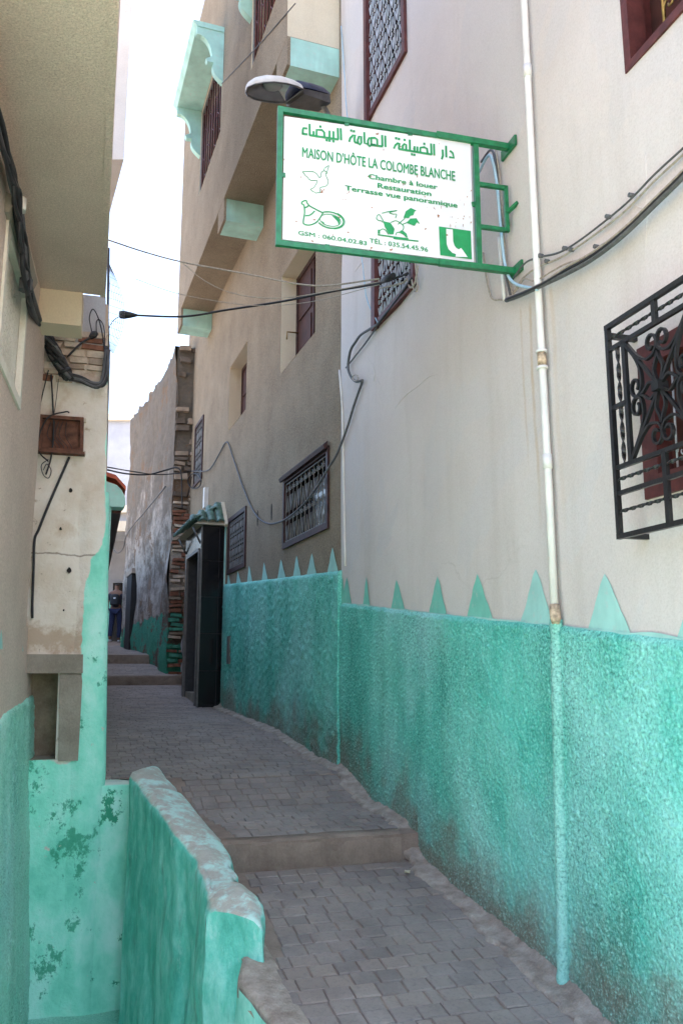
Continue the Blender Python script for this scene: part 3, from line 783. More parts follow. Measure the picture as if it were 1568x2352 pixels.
# the board
bl = sg_hit(651, 400)[0]; br = .5 * (sg_hit(1080, 400)[0] + sg_hit(1088, 590)[0]); bt = sg_hit(651, 267)[1]; bb = sg_hit(655, 551)[1]
bt2 = sg_hit(1082, 330)[1]; bb2 = sg_hit(1088, 603)[1]
mb = MB(); mb.prism([sgp(bl, bb, .002), sgp(br, bb2, .002), sgp(br, bt2, .002), sgp(bl, bt, .002)], -SN * .006)
board = mb.build('board', M['board'], sign)
for (u, v, u2, v2) in ((795, 284, 796, 290), (940, 304, 941, 312), (645, 403, 655, 404), (751, 572, 751, 563), (952, 602, 951, 594), (1094, 470, 1082, 470)):
    p, q = sg_hit(u, v), sg_hit(u2, v2); sbar('clip', sgp(*p, .002), sgp(*q, .002), .02, .012)
# lettering and drawings, as thin print
PR = .0045
def print_strokes(name, strokes, zoom, w, root=board, mat='print_green', close=False):
    ox, oy, k = zoom; mb = MB()
    for stk in strokes:
        pts = [sgp(*sg_hit((ox + x / k) / 1.7417, (oy + y / k) / 1.7417), PR) for x, y in stk]
        if len(pts) == 1:
            p = pts[0]; mb.bar([p - SDIR * w * .55, p + SDIR * w * .55], w * 1.1, .001, SN)
        else: mb.bar(pts, w, .001, SN)
    return mb.build(name, M[mat], root)
def print_fill(name, polys, zoom, root=board, mat='print_green', o=PR):
    ox, oy, k = zoom; mb = MB()
    for pl in polys:
        pts = [sgp(*sg_hit((ox + x / k) / 1.7417, (oy + y / k) / 1.7417), o) for x, y in pl]; mb.face(pts)
    return mb.build(name, M[mat], root)
Z5, Z6, Z3 = (1100, 420, 3.92), (1480, 480, 3.267), (1050, 350, 1.42545)
print_strokes('arabic_lettering', [[(502, 378), (442, 370), (432, 398), (432, 445), (444, 462)], [(415, 458), (505, 470)], [(538, 305), (541, 484)], [(535, 482), (990, 550)], [(600, 420), (600, 490)], [(648, 498), (648, 398), (735, 402), (768, 440), (772, 515)], [(850, 412), (850, 528)], [(912, 422), (912, 538)], [(978, 370), (985, 548)], [(1025, 375), (1032, 560)], [(706, 347)], [(806, 560)], [(850, 567)], [(912, 577)],
    [(1157, 585), (1172, 530), (1215, 485), (1250, 480), (1240, 540), (1243, 592)], [(1238, 590), (1300, 608)], [(1300, 612), (1290, 560), (1310, 503), (1345, 503), (1347, 600), (1325, 630), (1300, 612)], [(1393, 435), (1398, 607), (1455, 618)], [(1455, 640), (1450, 570), (1470, 525), (1500, 530), (1505, 630), (1480, 655), (1455, 640)], [(1500, 628), (1568, 632)], [(1190, 410)], [(1232, 420)]], Z5, .0095)
print_strokes('arabic_lettering', [[(0, 243), (60, 240), (88, 262), (90, 345)], [(0, 333), (160, 352)], [(152, 205), (156, 352)], [(193, 212), (197, 360)],
    [(305, 380), (325, 335), (358, 310), (378, 312), (370, 385)], [(365, 385), (800, 458)], [(420, 390), (420, 345), (442, 320), (465, 330), (467, 400)], [(512, 265), (515, 410)], [(575, 350), (575, 422)], [(612, 355), (612, 428)], [(650, 432), (650, 368), (700, 362), (738, 382), (745, 447)], [(790, 315), (796, 460)], [(828, 320), (833, 470)], [(335, 245)], [(372, 255)], [(445, 268)], [(540, 455)], [(573, 462)], [(702, 318)],
    [(940, 395), (945, 475), (928, 520)], [(985, 345), (990, 495)], [(1035, 408), (1072, 438), (1088, 502), (1025, 492)]], Z6, .0095)
_txt = {}
def text_line(body_, lx, ly, top_y, rx, bold=.0, zoom=Z3):
    ox, oy, k = zoom; D = lambda x, y: ((ox + x / k) / 1.7417, (oy + y / k) / 1.7417)
    a0, z0 = sg_hit(*D(lx, ly)); z1 = sg_hit(*D(lx, top_y))[1]; a1, zr = sg_hit(*D(rx, ly + .157 * (rx - lx)))
    cu = bpy.data.curves.new('lettering', 'FONT'); cu.body = body_; cu.resolution_u = 3
    ob = bpy.data.objects.new('lettering', cu); COL.objects.link(ob)
    dg = bpy.context.evaluated_depsgraph_get(); me = bpy.data.meshes.new_from_object(ob.evaluated_get(dg))
    bpy.data.objects.remove(ob); bpy.data.curves.remove(cu)
    xs = [v.co.x for v in me.vertices]; cap = .73
    x0, x1 = min(xs), max(xs); mb = MB()
    for q, (dx, dy) in enumerate(((0, 0), (-bold, 0), (bold, 0), (0, bold * .7), (0, -bold * .7))):      # struck five times for weight
        k0 = len(mb.v)
        for v in me.vertices:
            f = (v.co.x + dx - x0) / (x1 - x0); mb.v.append(sgp(lerp(a0, a1, f), lerp(z0, zr, f) + (v.co.y + dy) / cap * (z1 - z0), PR + .0002 * q))
        mb.f += [[i + k0 for i in p.vertices] for p in me.polygons]
    mb.sm = [False] * len(mb.f); bpy.data.meshes.remove(me)
    o = mb.build('lettering', M['print_green'], board)
    return o
text_line("MAISON D'H\u00d4TE LA COLOMBE BLANCHE", 225, 399, 340, 1095, .020)
text_line("Chambre \u00e0 louer", 603, 522, 494, 993, .030)
text_line("Restauration", 655, 575, 546, 958, .030)
text_line("Terrasse vue panoramique", 470, 588, 559, 1107, .030)
text_line("GSM : 060.04.02.83", 203, 842, 817, 592, .014)
text_line("T\u00c9L : 035.54.45.96", 608, 888, 861, 940, .014)
def sm(pts): return [(p.x, p.y) for p in catmull([Vector((x, y, 0)) for x, y in pts], 5)]
print_strokes('dove_drawing', [sm([(425, 1055), (560, 1050), (620, 1065), (660, 1100), (690, 1145), (715, 1130), (722, 1070), (760, 1040), (790, 1050), (815, 1078), (790, 1085), (800, 1130), (828, 1190), (820, 1250), (780, 1285), (705, 1305), (700, 1385)]), [(700, 1385), (668, 1380), (640, 1390), (615, 1370), (590, 1370), (570, 1345), (548, 1330)], sm([(548, 1330), (600, 1305), (640, 1250), (658, 1195), (560, 1190)]), [(560, 1190), (520, 1165), (515, 1145), (470, 1115), (455, 1085), (425, 1055)], sm([(760, 1030), (775, 1000), (838, 958), (825, 1010), (810, 1055)])], Z5, .0024)
th = radians(12)
ell = lambda cx, cy, rx, ry, a0=0, a1=2 * pi, n=40: [(cx + rx * cos(a) * cos(th) - ry * sin(a) * sin(th), cy + rx * cos(a) * sin(th) + ry * sin(a) * cos(th)) for a in [a0 + (a1 - a0) * k / n for k in range(n + 1)]]
print_strokes('tajine_drawing', [sm([(500, 1545), (482, 1505), (425, 1525), (415, 1555), (452, 1585), (460, 1700), (440, 1830), (455, 1875), (540, 1890), (640, 1850), (700, 1780), (748, 1700)]), sm([(500, 1545), (540, 1590), (640, 1645), (748, 1700)]), ell(862, 1812, 208, 125, -2.3, 2.5), sm([(465, 1615), (500, 1605), (530, 1580)]), sm([(470, 1745), (550, 1730), (620, 1670)])], Z5, .0055)
print_strokes('tajine_drawing', [ell(862, 1815, 165, 90), ell(868, 1812, 222, 135, -1.2, 1.2)], Z5, .0028)
print_fill('tajine_drawing', [[(885, 1735), (960, 1760), (1010, 1810), (1010, 1860), (990, 1885), (980, 1840), (930, 1785)], [(725, 1825), (765, 1850), (780, 1890), (740, 1870)]], Z5)
print_fill('platter_drawing', [[(165, 1328), (262, 1350), (315, 1430), (300, 1500), (245, 1500), (185, 1400)], [(525, 1155), (600, 1190), (575, 1205), (560, 1250), (520, 1260), (500, 1290), (430, 1285), (460, 1200)], [(470, 1350), (520, 1295), (600, 1290), (645, 1365), (605, 1345), (575, 1390), (520, 1370)], [(360, 1470), (420, 1450), (470, 1490), (490, 1550), (420, 1500)], [(95, 1440), (125, 1440), (125, 1495), (95, 1490)]], Z6)
print_strokes('platter_drawing', [[(95, 1505), (300, 1535), (495, 1560)], [(300, 1552), (625, 1590)]], Z6, .006)
print_strokes('platter_drawing', [sm([(170, 1330), (140, 1275), (120, 1245), (95, 1250), (80, 1290), (105, 1318), (140, 1325), (165, 1345)]), sm([(265, 1345), (330, 1322), (385, 1350), (430, 1390), (425, 1440), (390, 1460)]), [(360, 1370), (450, 1290)], [(420, 1370), (480, 1345)], sm([(125, 1450), (160, 1430), (200, 1450), (235, 1500)]), sm([(330, 1510), (350, 1475), (420, 1490), (470, 1540)]), sm([(150, 1225), (230, 1205), (350, 1190), (250, 1215), (290, 1235), (340, 1240), (325, 1290)])], Z6, .0035)
print_fill('arrow_panel', [[(892, 1397), (1308, 1456), (1322, 1828), (910, 1772)]], Z6)
print_fill('arrow', [sm([(985, 1430), (1070, 1441)])[:2] + [(1075, 1590), (1090, 1645), (1115, 1680), (1150, 1700), (1180, 1680), (1265, 1800), (1105, 1797), (1112, 1762), (1065, 1745), (1015, 1695), (992, 1630)]], Z6, board, 'board', PR + .002)
rs = random.Random(4); M['rust'] = simple('rust_stain', (.33, .14, .05), .9, 0, .5, 60, .2)
for _ in range(26):
    x, y = rs.uniform(950, 1335), rs.uniform(1255, 1400)
    if rs.random() < .35: x, y = rs.uniform(30, 1300), rs.uniform(150, 1250)
    l = rs.uniform(6, 34); w = rs.uniform(5, 14)
    print_fill('rust_mark', [[(x, y), (x + w, y + w * .15), (x + w * .7, y + 7), (x + w * .4, y + 7 + l), (x + w * .25, y + 7 + l), (x, y + 6)]], Z6, board, 'rust', PR + .0015)

# ------------------------------------------------------------------ tan house (right, beyond)
S2E = W2.hit(427, 1000)[0]
tan_h = thing('tan_house', 'tan comb plastered house with overhanging upper storey on mint corbels', 'house', W2.p(3, zg(9), 0))
def win_px(W, fb, nb, ft, nt, off=0.0):
    a = .5 * (W.hit(*nb, off)[0] + W.hit(*nt, off)[0]); b = .5 * (W.hit(*fb, off)[0] + W.hit(*ft, off)[0])
    c = .5 * (W.hit(*fb, off)[1] + W.hit(*nb, off)[1]); d = .5 * (W.hit(*ft, off)[1] + W.hit(*nt, off)[1]); return [a, b, c, d]
T1 = win_px(W2, (646, 853), (725, 768), (646, 630), (725, 520)); T2 = win_px(W2, (526, 983), (567, 944), (527, 860), (567, 772))
T3 = win_px(W2, (655, 1254), (756, 1204), (655, 1108), (754, 1034)); T4 = win_px(W2, (527, 1310), (565, 1299), (527, 1192), (565, 1176)); T5 = win_px(W2, (449, 1111), (466, 1097), (449, 983), (467, 965))
print('tan', S2E, [[round(q, 2) for q in w] for w in (T1, T2, T3, T4, T5)])
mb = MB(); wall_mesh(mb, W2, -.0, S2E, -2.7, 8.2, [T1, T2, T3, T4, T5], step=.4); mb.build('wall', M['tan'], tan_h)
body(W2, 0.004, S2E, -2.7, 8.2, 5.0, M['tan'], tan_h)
mb = MB()
for w, dp in ((T1, .20), (T2, .20)):
    jambs(W2, w, dp, M['reveal'], tan_h)
    a, b, c, d = w
    fr = frame(W2, a, b, c, d, .05, -.195, -.155, 'window', M['maroon_dark'], tan_h)
    m = .5 * (a + b)
    for q0, q1 in ((a + .05, m - .004), (m + .004, b - .05)):
        sh = pane(W2, q0, q1, c + .05, d - .05, -.165 if q0 > a + .1 else -.185, 'shutter', M['maroon_deep'] if q0 > a + .1 else M['dark'], fr, .02)  # near half: near-black panel paints the dark behind the open shutter
    for q0, q1 in ((m + .004, b - .05),):
        for z0, z1 in ((c + .12, lerp(c, d, .45)), (lerp(c, d, .52), d - .12)):
            mbx = MB(); mbx.wbox(W2, q0 + .06, q1 - .06, z0, z1, -.165, -.153); mbx.build('raised_panel', M['maroon_deep'], fr)
    if w is T1:
        mbx = MB(); hz = lerp(c, d, .42); mbx.tube([W2.p(b - .06, hz, -.16), W2.p(b - .05, hz, -.05), W2.p(b - .05, hz - .08, -.045)], .008, 6); mbx.build('latch', M['brass'], fr)
for w, cw, ch in ((T3, .12, .26), (T4, .10, .16), (T5, .10, .2)):
    a, b, c, d = w
    jambs(W2, w, .3, M['dark'], tan_h)
    fr = frame(W2, a - .02, b + .03, c - .03, d + .03, .045, -.05, .02, 'window', M['maroon_dark'], tan_h, .05)
    pane(W2, a, b, c, d, -.14, 'pane', M['glass'], fr)
    scroll_lattice(W2, a + .03, b - .02, c + .03, d - .03, .0, cw, ch, .005, M['lattice_dark'], fr)
    if w is T3:
        mbx = MB(); mbx.hexa([W2.p(a - .03, d + .0, .03), W2.p(b + .04, d + .0, .03), W2.p(b + .04, d + .0, .05), W2.p(a - .03, d + .0, .05), W2.p(a - .03, d + .07, .02), W2.p(b + .04, d + .07, .02), W2.p(b + .04, d + .03, .06), W2.p(a - .03, d + .03, .06)]); mbx.build('lintel', M['maroon_dark'], fr)
# dado, teeth
DT2 = dado_top_px(W2, [(775, 1311), (640, 1328), (512, 1343)], .03)
s_d0 = W2.hit(777, 1330, .03)[0]; s_d1 = W2.hit(511, 1500, .03)[0]
tan_zg = lambda s: zg(W1.s_of(W2.p(s, 0, 0)))
t2 = lambda s: interp(s, DT2)
dado(W2, s_d0, s_d1, t2, tan_zg, .017, .012, 'dado', M['teal'], tan_h, .035)
dado(W2, .0, s_d0, lambda s: lerp(DT1[-1][1], W2.hit(779, 1386, .02)[1], 1), tan_zg, .017, .008, 'dado_return', M['teal'], tan_h, .012, True)
teeth(W2, [(763, 1258, (751, 776)), (716, 1271, (703, 726)), (681, 1276, (672, 690)), (645, 1285, (636, 655)), (606, 1292, (600, 614)), (572, 1299, (566, 578)), (546, 1312, (541, 552)), (524, 1316, (520, 528))], t2, M['tri'], tan_h, .006)
teeth(W2, [(786, 1325, (780, 793), M['tri_green'])], lambda s: DT1[-1][1], M['tri'], tan_h, .006)
# vent slits, small black box, white box
for u, v in ((592, 1190), (624, 1176)):
    s, z = W2.hit(u, v); mb = MB(); mb.prism([W2.p(s + .018 * cos(a), z + .085 * sin(a), .004) for a in [2 * pi * k / 12 for k in range(12)]], -W2.n * .05); mb.build('vent_slit', M['dark'], tan_h)
s, z = W2.hit(528, 1493, .03); mb = MB(); mb.wbox(W2, s - .06, s + .06, z - .16, z + .16, .02, .055); tag(mb.build('meter_cover', M['trim_grey']), 'small dark metal cover set in the teal dado beside the black portal', 'cover')
s, z0 = W2.hit(472, 1167, .03); z1 = W2.hit(472, 1122, .03)[1]; mb = MB(); mb.wbox(W2, s - .05, s + .05, z0, z1, .0, .06); tag(mb.build('junction_box', M['pipe']), 'narrow white electrical box on the tan wall above the tiled canopy', 'box')
# overhanging storey
OD = .46
zs = W2.hit(597, 490)[1]; sE = W2.hit(413, 600, OD)[0]; sN = .06
print('overhang z', zs, 'end', sE)
F1 = win_px(W2, (460, 437), (507, 305), (460, 300), (510, 150), OD); F2 = win_px(W2, (577, 161), (632, -5), (560, 0), (620, -150), OD)
F1[3] = F1[2] + 1.25; F2 = [F2[0], F2[1], F1[2], F1[3]]
F2[1], zq = W2.hit(577, 161, OD); F2[0] = max(.35, F2[1] - (F1[1] - F1[0])); F2[2] = zq; F2[3] = zq + 1.25
print('F', F1, F2)
ZTOP = 9.3
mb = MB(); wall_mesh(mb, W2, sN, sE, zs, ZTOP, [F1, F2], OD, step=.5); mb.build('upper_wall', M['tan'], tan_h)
mb = MB()
mb.face([W2.p(sN, zs, .0), W2.p(sE, zs, .0), W2.p(sE, zs, OD), W2.p(sN, zs, OD)]); mb.build('soffit', M['tan'], tan_h)
mb = MB(); mb.face([W2.p(sN, zs, -.004), W2.p(sN, ZTOP, -.004), W2.p(sN, ZTOP, OD), W2.p(sN, zs, OD)]); mb.build('end_wall', M['tan_pale'], tan_h)  # paler than the tan walls: bounce light put into the colour
mb = MB(); mb.face([W2.p(sE, zs, -.004), W2.p(sE, ZTOP, -.004), W2.p(sE, ZTOP, OD), W2.p(sE, zs, OD)]); mb.wbox(W2, sN, sE, ZTOP, ZTOP + .05, -3, OD); mb.build('far_end_wall', M['tan'], tan_h)
for s_c in (sN + .0, .5 * (W2.hit(508, 520, OD)[0] + W2.hit(597, 520, 0)[0]) - .15, sE - .36):
    mb = MB(); hgt_ = .27
    mb.hexa([W2.p(s_c + .002, zs - hgt_, .0), W2.p(s_c + .34, zs - hgt_, .0), W2.p(s_c + .34, zs - hgt_, OD - .03), W2.p(s_c + .002, zs - hgt_, OD - .03), W2.p(s_c + .002, zs - .001, .0), W2.p(s_c + .34, zs - .001, .0), W2.p(s_c + .34, zs - .001, OD - .03), W2.p(s_c + .002, zs - .001, OD - .03)])
    mb.build('corbel', M['mint'], tan_h)
    mb = MB(); mb.wbox(W2, s_c, s_c + .344, zs - hgt_ + .002, zs, OD - .03, OD - .002); mb.build('corbel_face', M['tan'], tan_h)
for w in (F1, F2):
    a, b, c, d = w; jambs(W2, w, .16, M['tan_pale'], tan_h, OD)
    pane(W2, a, b, c, d, OD - .13, 'window', M['glass'], tan_h)
    fr = frame(W2, a, b, c, d, .04, OD - .05, OD - .01, 'window_frame', M['lattice_dark'], tan_h)
    mb = MB(); n = 9
    for k in range(n):
        s = lerp(a + .05, b - .05, k / (n - 1)); mb.tube([W2.p(s, c, OD - .03), W2.p(s, d, OD - .03)], .011, 5)
    for j in range(4):
        z = lerp(c + .12, d - .12, j / 3)
        for k in range(n - 1):
            if (k + j) % 2: continue
            s = lerp(a + .05, b - .05, k / (n - 1)); mb.tube([W2.p(s, z - .07, OD - .03), W2.p(s + (b - a) / n, z + .07, OD - .03)], .008, 4)
    mb.build('grille', M['maroon'], fr)
# window hood with scrolled brackets
def hood(a, b, ztop, only_far=False):
    out = .33
    root = MB()
    root.hexa([W2.p(a - .06, ztop, OD), W2.p(b + .06, ztop, OD), W2.p(b + .06, ztop, OD + out), W2.p(a - .06, ztop, OD + out), W2.p(a - .06, ztop + .07, OD), W2.p(b + .06, ztop + .07, OD), W2.p(b + .06, ztop + .07, OD + out + .05), W2.p(a - .06, ztop + .07, OD + out + .05)])
    h = root.build('window_hood', M['mint'], tan_h)
    prof = [(0, .0), (out, .0), (out, -.10)] + [(out - .02 - .17 * sin(t), -.10 - .26 * (1 - cos(t)) / 1.0) for t in [pi / 2 * k / 7 for k in range(1, 8)]]
    x0, y0 = prof[-1]
    prof += [(x0 + .07, y0 - .04), (x0 + .05, y0 - .08), (x0 - .02, y0 - .075)]
    x1, y1 = prof[-1]
    prof += [(max(.0, x1 * (1 - (k / 8) ** 2.2) + .02 * sin(pi * k / 8)), y1 - .24 * k / 8) for k in range(1, 9)]
    for s in (a - .05, b - .03):
        mb = MB(); mb.prism([W2.p(s, ztop + y, OD + x) for x, y in prof], W2.d * .08); mb.build('bracket', M['mint'], h)
    return h
hood(F1[0] - .02, F1[1] + .05, F1[3] + .03); hood(F2[0] - .02, F2[1] + .05, F2[3] + .03)
# distant hood on the far end of the facade
hz = W2.hit(408, 570, OD)[1]

# ------------------------------------------------------------------ black tiled portal with tiled canopy
sp0 = W2.hit(512, 1500, 0)[0]; PD = .30
sp0f = W2.hit(457, 1500, PD)[0]; sp1 = W2.hit(419, 1500, PD)[0]
sp0 = .5 * (sp0 + sp0f)
zgp = tan_zg(sp0) - .02; zpt = W2.hit(485, 1213, .15)[1]
portal = thing('door_portal', 'black tiled door portal standing proud of the tan wall', 'portal', W2.p(sp0, zgp, .1))
JW = .17; o1 = sp0 + JW; o2 = sp1 - JW
print('portal', sp0, sp1, zgp, zpt, zpt - zgp)
mb = MB(); mb.wbox(W2, sp0 + .012, o1, zgp - .2, zpt, .0, PD - .012); mb.wbox(W2, o2, sp1, zgp - .2, zpt, .0, PD - .012); mb.wbox(W2, o1, o2, zpt - .28, zpt - .002, .0, PD - .012)
mb.build('core', M['grout'], portal)
def tile(mbf): 
    mb = MB(); mbf(mb); return mb.build('tile', M['black_tile'], portal)
nz_t = 5; th_ = (zpt - zgp) / nz_t
for k in range(nz_t):
    z0, z1 = zgp + k * th_ + .003, zgp + (k + 1) * th_ - .003
    for q0, q1 in ((.002, .075), (.081, PD - .012)):
        tile(lambda mb: mb.wbox(W2, sp0 + .002, sp0 + .012, z0, z1, q0, q1))
    for q0, q1 in ((sp0 + .002, o1 - .003), (o2 + .003, sp1)):
        tile(lambda mb: mb.wbox(W2, q0, q1, z0, z1, PD - .011, PD))
for k in range(3):
    q0, q1 = lerp(o1, o2, k / 3) + .003, lerp(o1, o2, (k + 1) / 3) - .003
    tile(lambda mb: mb.wbox(W2, q0, q1, zpt - .277, zpt - .004, PD - .011, PD))
mb = MB(); mb.wbox(W2, sp0, sp0 + .02, zgp, zpt - .01, PD - .008, PD + .012); mb.build('corner_trim', M['trim_grey'], portal)
mb = MB(); mb.wbox(W2, o1 - .03, o1 + .01, zgp, zpt - .3, PD - .02, PD + .014); mb.wbox(W2, o2 - .01, o2 + .03, zgp, zpt - .3, PD - .02, PD + .014); mb.wbox(W2, o1 + .01, o2 - .01, zpt - .31, zpt - .27, PD - .02, PD + .014); mb.build('door_frame', M['trim_grey'], portal)
mb = MB(); mb.wbox(W2, o1, o2, zgp - .1, zpt - .29, .03, .07); mb.build('door', M['black_tile'], portal)
mb = MB(); mb.wbox(W2, o1, o2, zgp - .2, zgp + .17, .07, PD - .03); mb.build('threshold', M['concrete'], portal)
mb = MB(); mb.wbox(W2, sp0 - .015, sp0 + .0, zgp, zpt + .04, .0, .02); mb.build('edge_trim', M['tri'], portal)
# canopy
can = thing('tiled_canopy', 'small green glazed barrel tile canopy above the black portal', 'canopy', W2.p(sp0, zpt, .1))
c0, c1 = sp0 - .07, sp1 + .16; CO = .44; ZR = .27; HS = .24
mb = MB(); mb.hexa([W2.p(c0, zpt, 0), W2.p(c1, zpt, 0), W2.p(c1, zpt, CO - .03), W2.p(c0, zpt, CO - .03), W2.p(c0 + HS, zpt + ZR - .03, 0), W2.p(c1, zpt + ZR - .03, 0), W2.p(c1, zpt + ZR - .04, .05), W2.p(c0 + HS, zpt + ZR - .04, .05)]); mb.build('canopy_core', M['tan_pale'], can)
mb = MB(); mb.bar([W2.p(c0 - .03, zpt - .01, .02), W2.p(c0 + HS, zpt + ZR + .05, .02)], .05, .04, W2.n); mb.build('verge', M['tan_pale'], can)
def barrel(fn, R):
    """half-round tile; fn(x, f) gives the point x across and f along the slope"""
    mb = MB(); rows = []
    for f, lift in fn[1]:
        rows.append([fn[0](R * cos(a), f) + Vector((0, 0, lift + R * .8 * sin(a))) for a in [pi * q / 6 for q in range(7)]] + [fn[0](R * .75 * cos(a), f) + Vector((0, 0, lift + R * .5 * sin(a))) for a in [pi - pi * q / 6 for q in range(7)]])
    rows = [r + [r[0]] for r in rows]; mb.grid(rows); mb.build('roof_tile', M['green_tile'], can)
nt = 12; pw = (c1 - c0) / nt
for i in range(nt):
    sc_i = c0 + (i + .5) * pw; fmax = min(1, (sc_i - c0) / HS)
    for k in range(3):
        fa, fb = k / 3 * fmax, (k + 1) / 3 * fmax + .04
        barrel((lambda x, f, sc_i=sc_i: W2.p(sc_i + x, zpt + .02 + ZR * f, lerp(CO + .02, .05, f)), ((fa, .012), (fb, .0))), pw * .47)
nt2 = 4; pw2 = CO / nt2
for i in range(nt2):
    oc = .03 + (i + .5) * pw2; fmax = min(1, (CO + .02 - oc) / (CO - .05) + .1)
    for k in range(3):
        fa, fb = k / 3 * fmax, (k + 1) / 3 * fmax + .04
        barrel((lambda x, f, oc=oc: W2.p(lerp(c0 - .02, c0 + HS, f), zpt + .015 + ZR * f, oc + x), ((fa, .012), (fb, .0))), pw2 * .47)
CO = .46
mb = MB()
for k in range(2): 
    s = lerp(sp0 + .1, sp1 - .05, k); mb.tube([W2.p(s, zpt - .22, PD), W2.p(s, zpt - .02, CO - .06)], .014, 5)
mb.build('stay', M['trim_grey'], can)

# ------------------------------------------------------------------ street lamp
lamp = thing('street_lamp', 'cobra head street lamp with white shell and open reflector below mint corbel', 'street lamp', aty(700, 215, 5.6))
LA = aty(742, 232, 5.75); LB = aty(568, 200, 5.25)          # tail and nose
lx = (LB - LA); LL = lx.length; lx.normalize(); lz = Vector((0, 0, 1)); ly = lz.cross(lx).normalized(); lz = lx.cross(ly)
def lp(x, y, z): return LA + lx * x * LL + ly * y + lz * z
def shell(prof, zoff, n=16, half=True):                     # prof: (x, halfwidth, height)
    rows = []
    for x, w, h in prof:
        rows.append([lp(x, w * cos(pi * k / n), zoff + h * sin(pi * k / n)) for k in range(n + 1)])
    return rows
mb = MB(); mb.grid(shell([(.40, .105, .085), (.5, .125, .095), (.65, .135, .10), (.8, .125, .09), (.9, .095, .07), (.96, .06, .045), (1.0, .005, .005)], .0)); 
mb.build('shell', M['lamp_white'], lamp)
mb = MB(); R = []
rim = [(.40, .100), (.5, .122), (.65, .132), (.8, .122), (.9, .093), (.96, .058), (.995, .003)]
for x, w in rim: R.append([lp(lerp(.66, x, f), w * f * sgn, .07 * (1 - f * f)) for f, sgn in ((1, 1), (.85, 1), (.6, 1), (.3, 1), (0, 1), (.3, -1), (.6, -1), (.85, -1), (1, -1))])
mb.grid(R); mb.build('reflector', M['lamp_metal'], lamp)
mb = MB()
edge = [lp(x, w, -.004) for x, w in rim] + [lp(x, -w, -.004) for x, w in rim[::-1]]
mb.tube(edge + [edge[0]], .007, 6); mb.build('rim', M['lamp_metal'], lamp)
mb = MB(); rows = [[lp(.66 + .11 * cos(pi / 2 * j / 5) * cos(a), .06 * cos(pi / 2 * j / 5) * sin(a), .05 - .035 * sin(pi / 2 * j / 5)) for a in [2 * pi * k / 16 for k in range(17)]] for j in range(6)]; mb.grid(rows); mb.build('bulb_cover', M['lamp_glass'], lamp)
mb = MB(); mb.grid(shell([(-.02, .0, .0), (-.02, .075, .06), (.05, .09, .085), (.2, .10, .095), (.39, .108, .09), (.40, .0, .0)], .012, 10)); mb.build('control_housing', M['lamp_blue'], lamp)
mb = MB(); mb.hexa([lp(.0, -.07, -.05), lp(.40, -.098, -.035), lp(.40, .098, -.035), lp(.0, .07, -.05), lp(.0, -.08, .012), lp(.40, -.104, .005), lp(.40, .104, .005), lp(.0, .08, .012)]); mb.build('gear_tray', M['lamp_metal'], lamp)
sA, zA = W2.hit(775, 300, 0); Pw = W2.p(.15, W2.hit(760, 350, 0)[1], 0)
mb = MB(); mb.tube(catmull([lp(.15, 0, .0), lp(.02, 0, -.04), lp(-.06, .0, -.22), Pw + W2.n * .03 + Vector((0, 0, .06)), Pw - W2.n * .02], 6), .022, 8); mb.build('arm', M['trim_grey'], lamp)

# ------------------------------------------------------------------ weathered wall house (beyond)
Q0 = aty(387, 1400, 13.0); W3 = Wall((Q0.x, Q0.y), (-.372, 1), 'R')
S3E = W3.hit(286, 1300)[0]
def old_mat():
    m = Mat('weathered_limewash'); zsep = m.sep()[2]
    c = m.mix(m.ramp(m.noise(1.5, 9, .75, (.55, .55, 1)), [(.42, 0), (.56, 1)]), (.15, .122, .098), (.40, .35, .30))
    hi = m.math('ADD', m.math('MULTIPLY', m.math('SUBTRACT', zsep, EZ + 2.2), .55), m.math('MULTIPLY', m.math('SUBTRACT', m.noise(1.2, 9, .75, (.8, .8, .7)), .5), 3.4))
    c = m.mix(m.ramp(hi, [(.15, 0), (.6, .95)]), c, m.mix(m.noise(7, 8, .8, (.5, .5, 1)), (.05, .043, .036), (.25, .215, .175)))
    pe = m.ramp(m.noise(1.7, 9, .75, (.6, .6, .75), 2.0), [(.55, 0), (.575, 1)])
    c = m.mix(m.math('MULTIPLY', pe, .92), c, m.mix(m.noise(9, 6, .7), (.09, .052, .033), (.27, .18, .115)))
    st_ = m.ramp(m.noise(2.0, 7, .7, (1.3, 1.3, .3), 5.0), [(.54, 0), (.66, .75)])
    c = m.mix(st_, c, (.13, .105, .085))
    lim = m.math('ADD', m.math('SUBTRACT', EZ + .78, zsep), m.math('MULTIPLY', m.math('SUBTRACT', m.noise(2.2, 6, .6, seed=9.0), .5), .35))
    tl_ = m.mix(m.noise(1.6, 6), (.03, .22, .14), (.10, .36, .26))
    pk = m.ramp(m.noise(1.8, 9, .75, (.6, .6, .9), 4.0), [(.52, 0), (.55, 1)])
    tl_ = m.mix(pk, tl_, m.mix(m.noise(8, 5), (.06, .045, .035), (.20, .155, .12)))
    c = m.mix(m.ramp(lim, [(.0, 0), (.02, 1)]), c, tl_)
    n1 = m.bump(m.noise(6, 8, .7), .8, .06); return m.done(c, .95, m.bump(m.noise(40, 5, .7), .5, .012, n1), 0, .15)
M['old'] = old_mat()
old = thing('weathered_house', 'ruinous limewashed house with flaking dark stains and crumbling brick corner', 'house', W3.p(.5, zg(14.5), 0))
topW3 = sorted([W3.hit(u, v) for u, v in ((387, 843), (375, 868), (355, 892), (349, 903), (345, 903), (330, 930), (312, 952), (296, 968), (286, 972))])
mb = MB(); rows = []
ns = 60; dr = W3.hit(308, 1400)[0], W3.hit(297, 1400)[0]; dtop = W3.hit(302, 1325)[1]
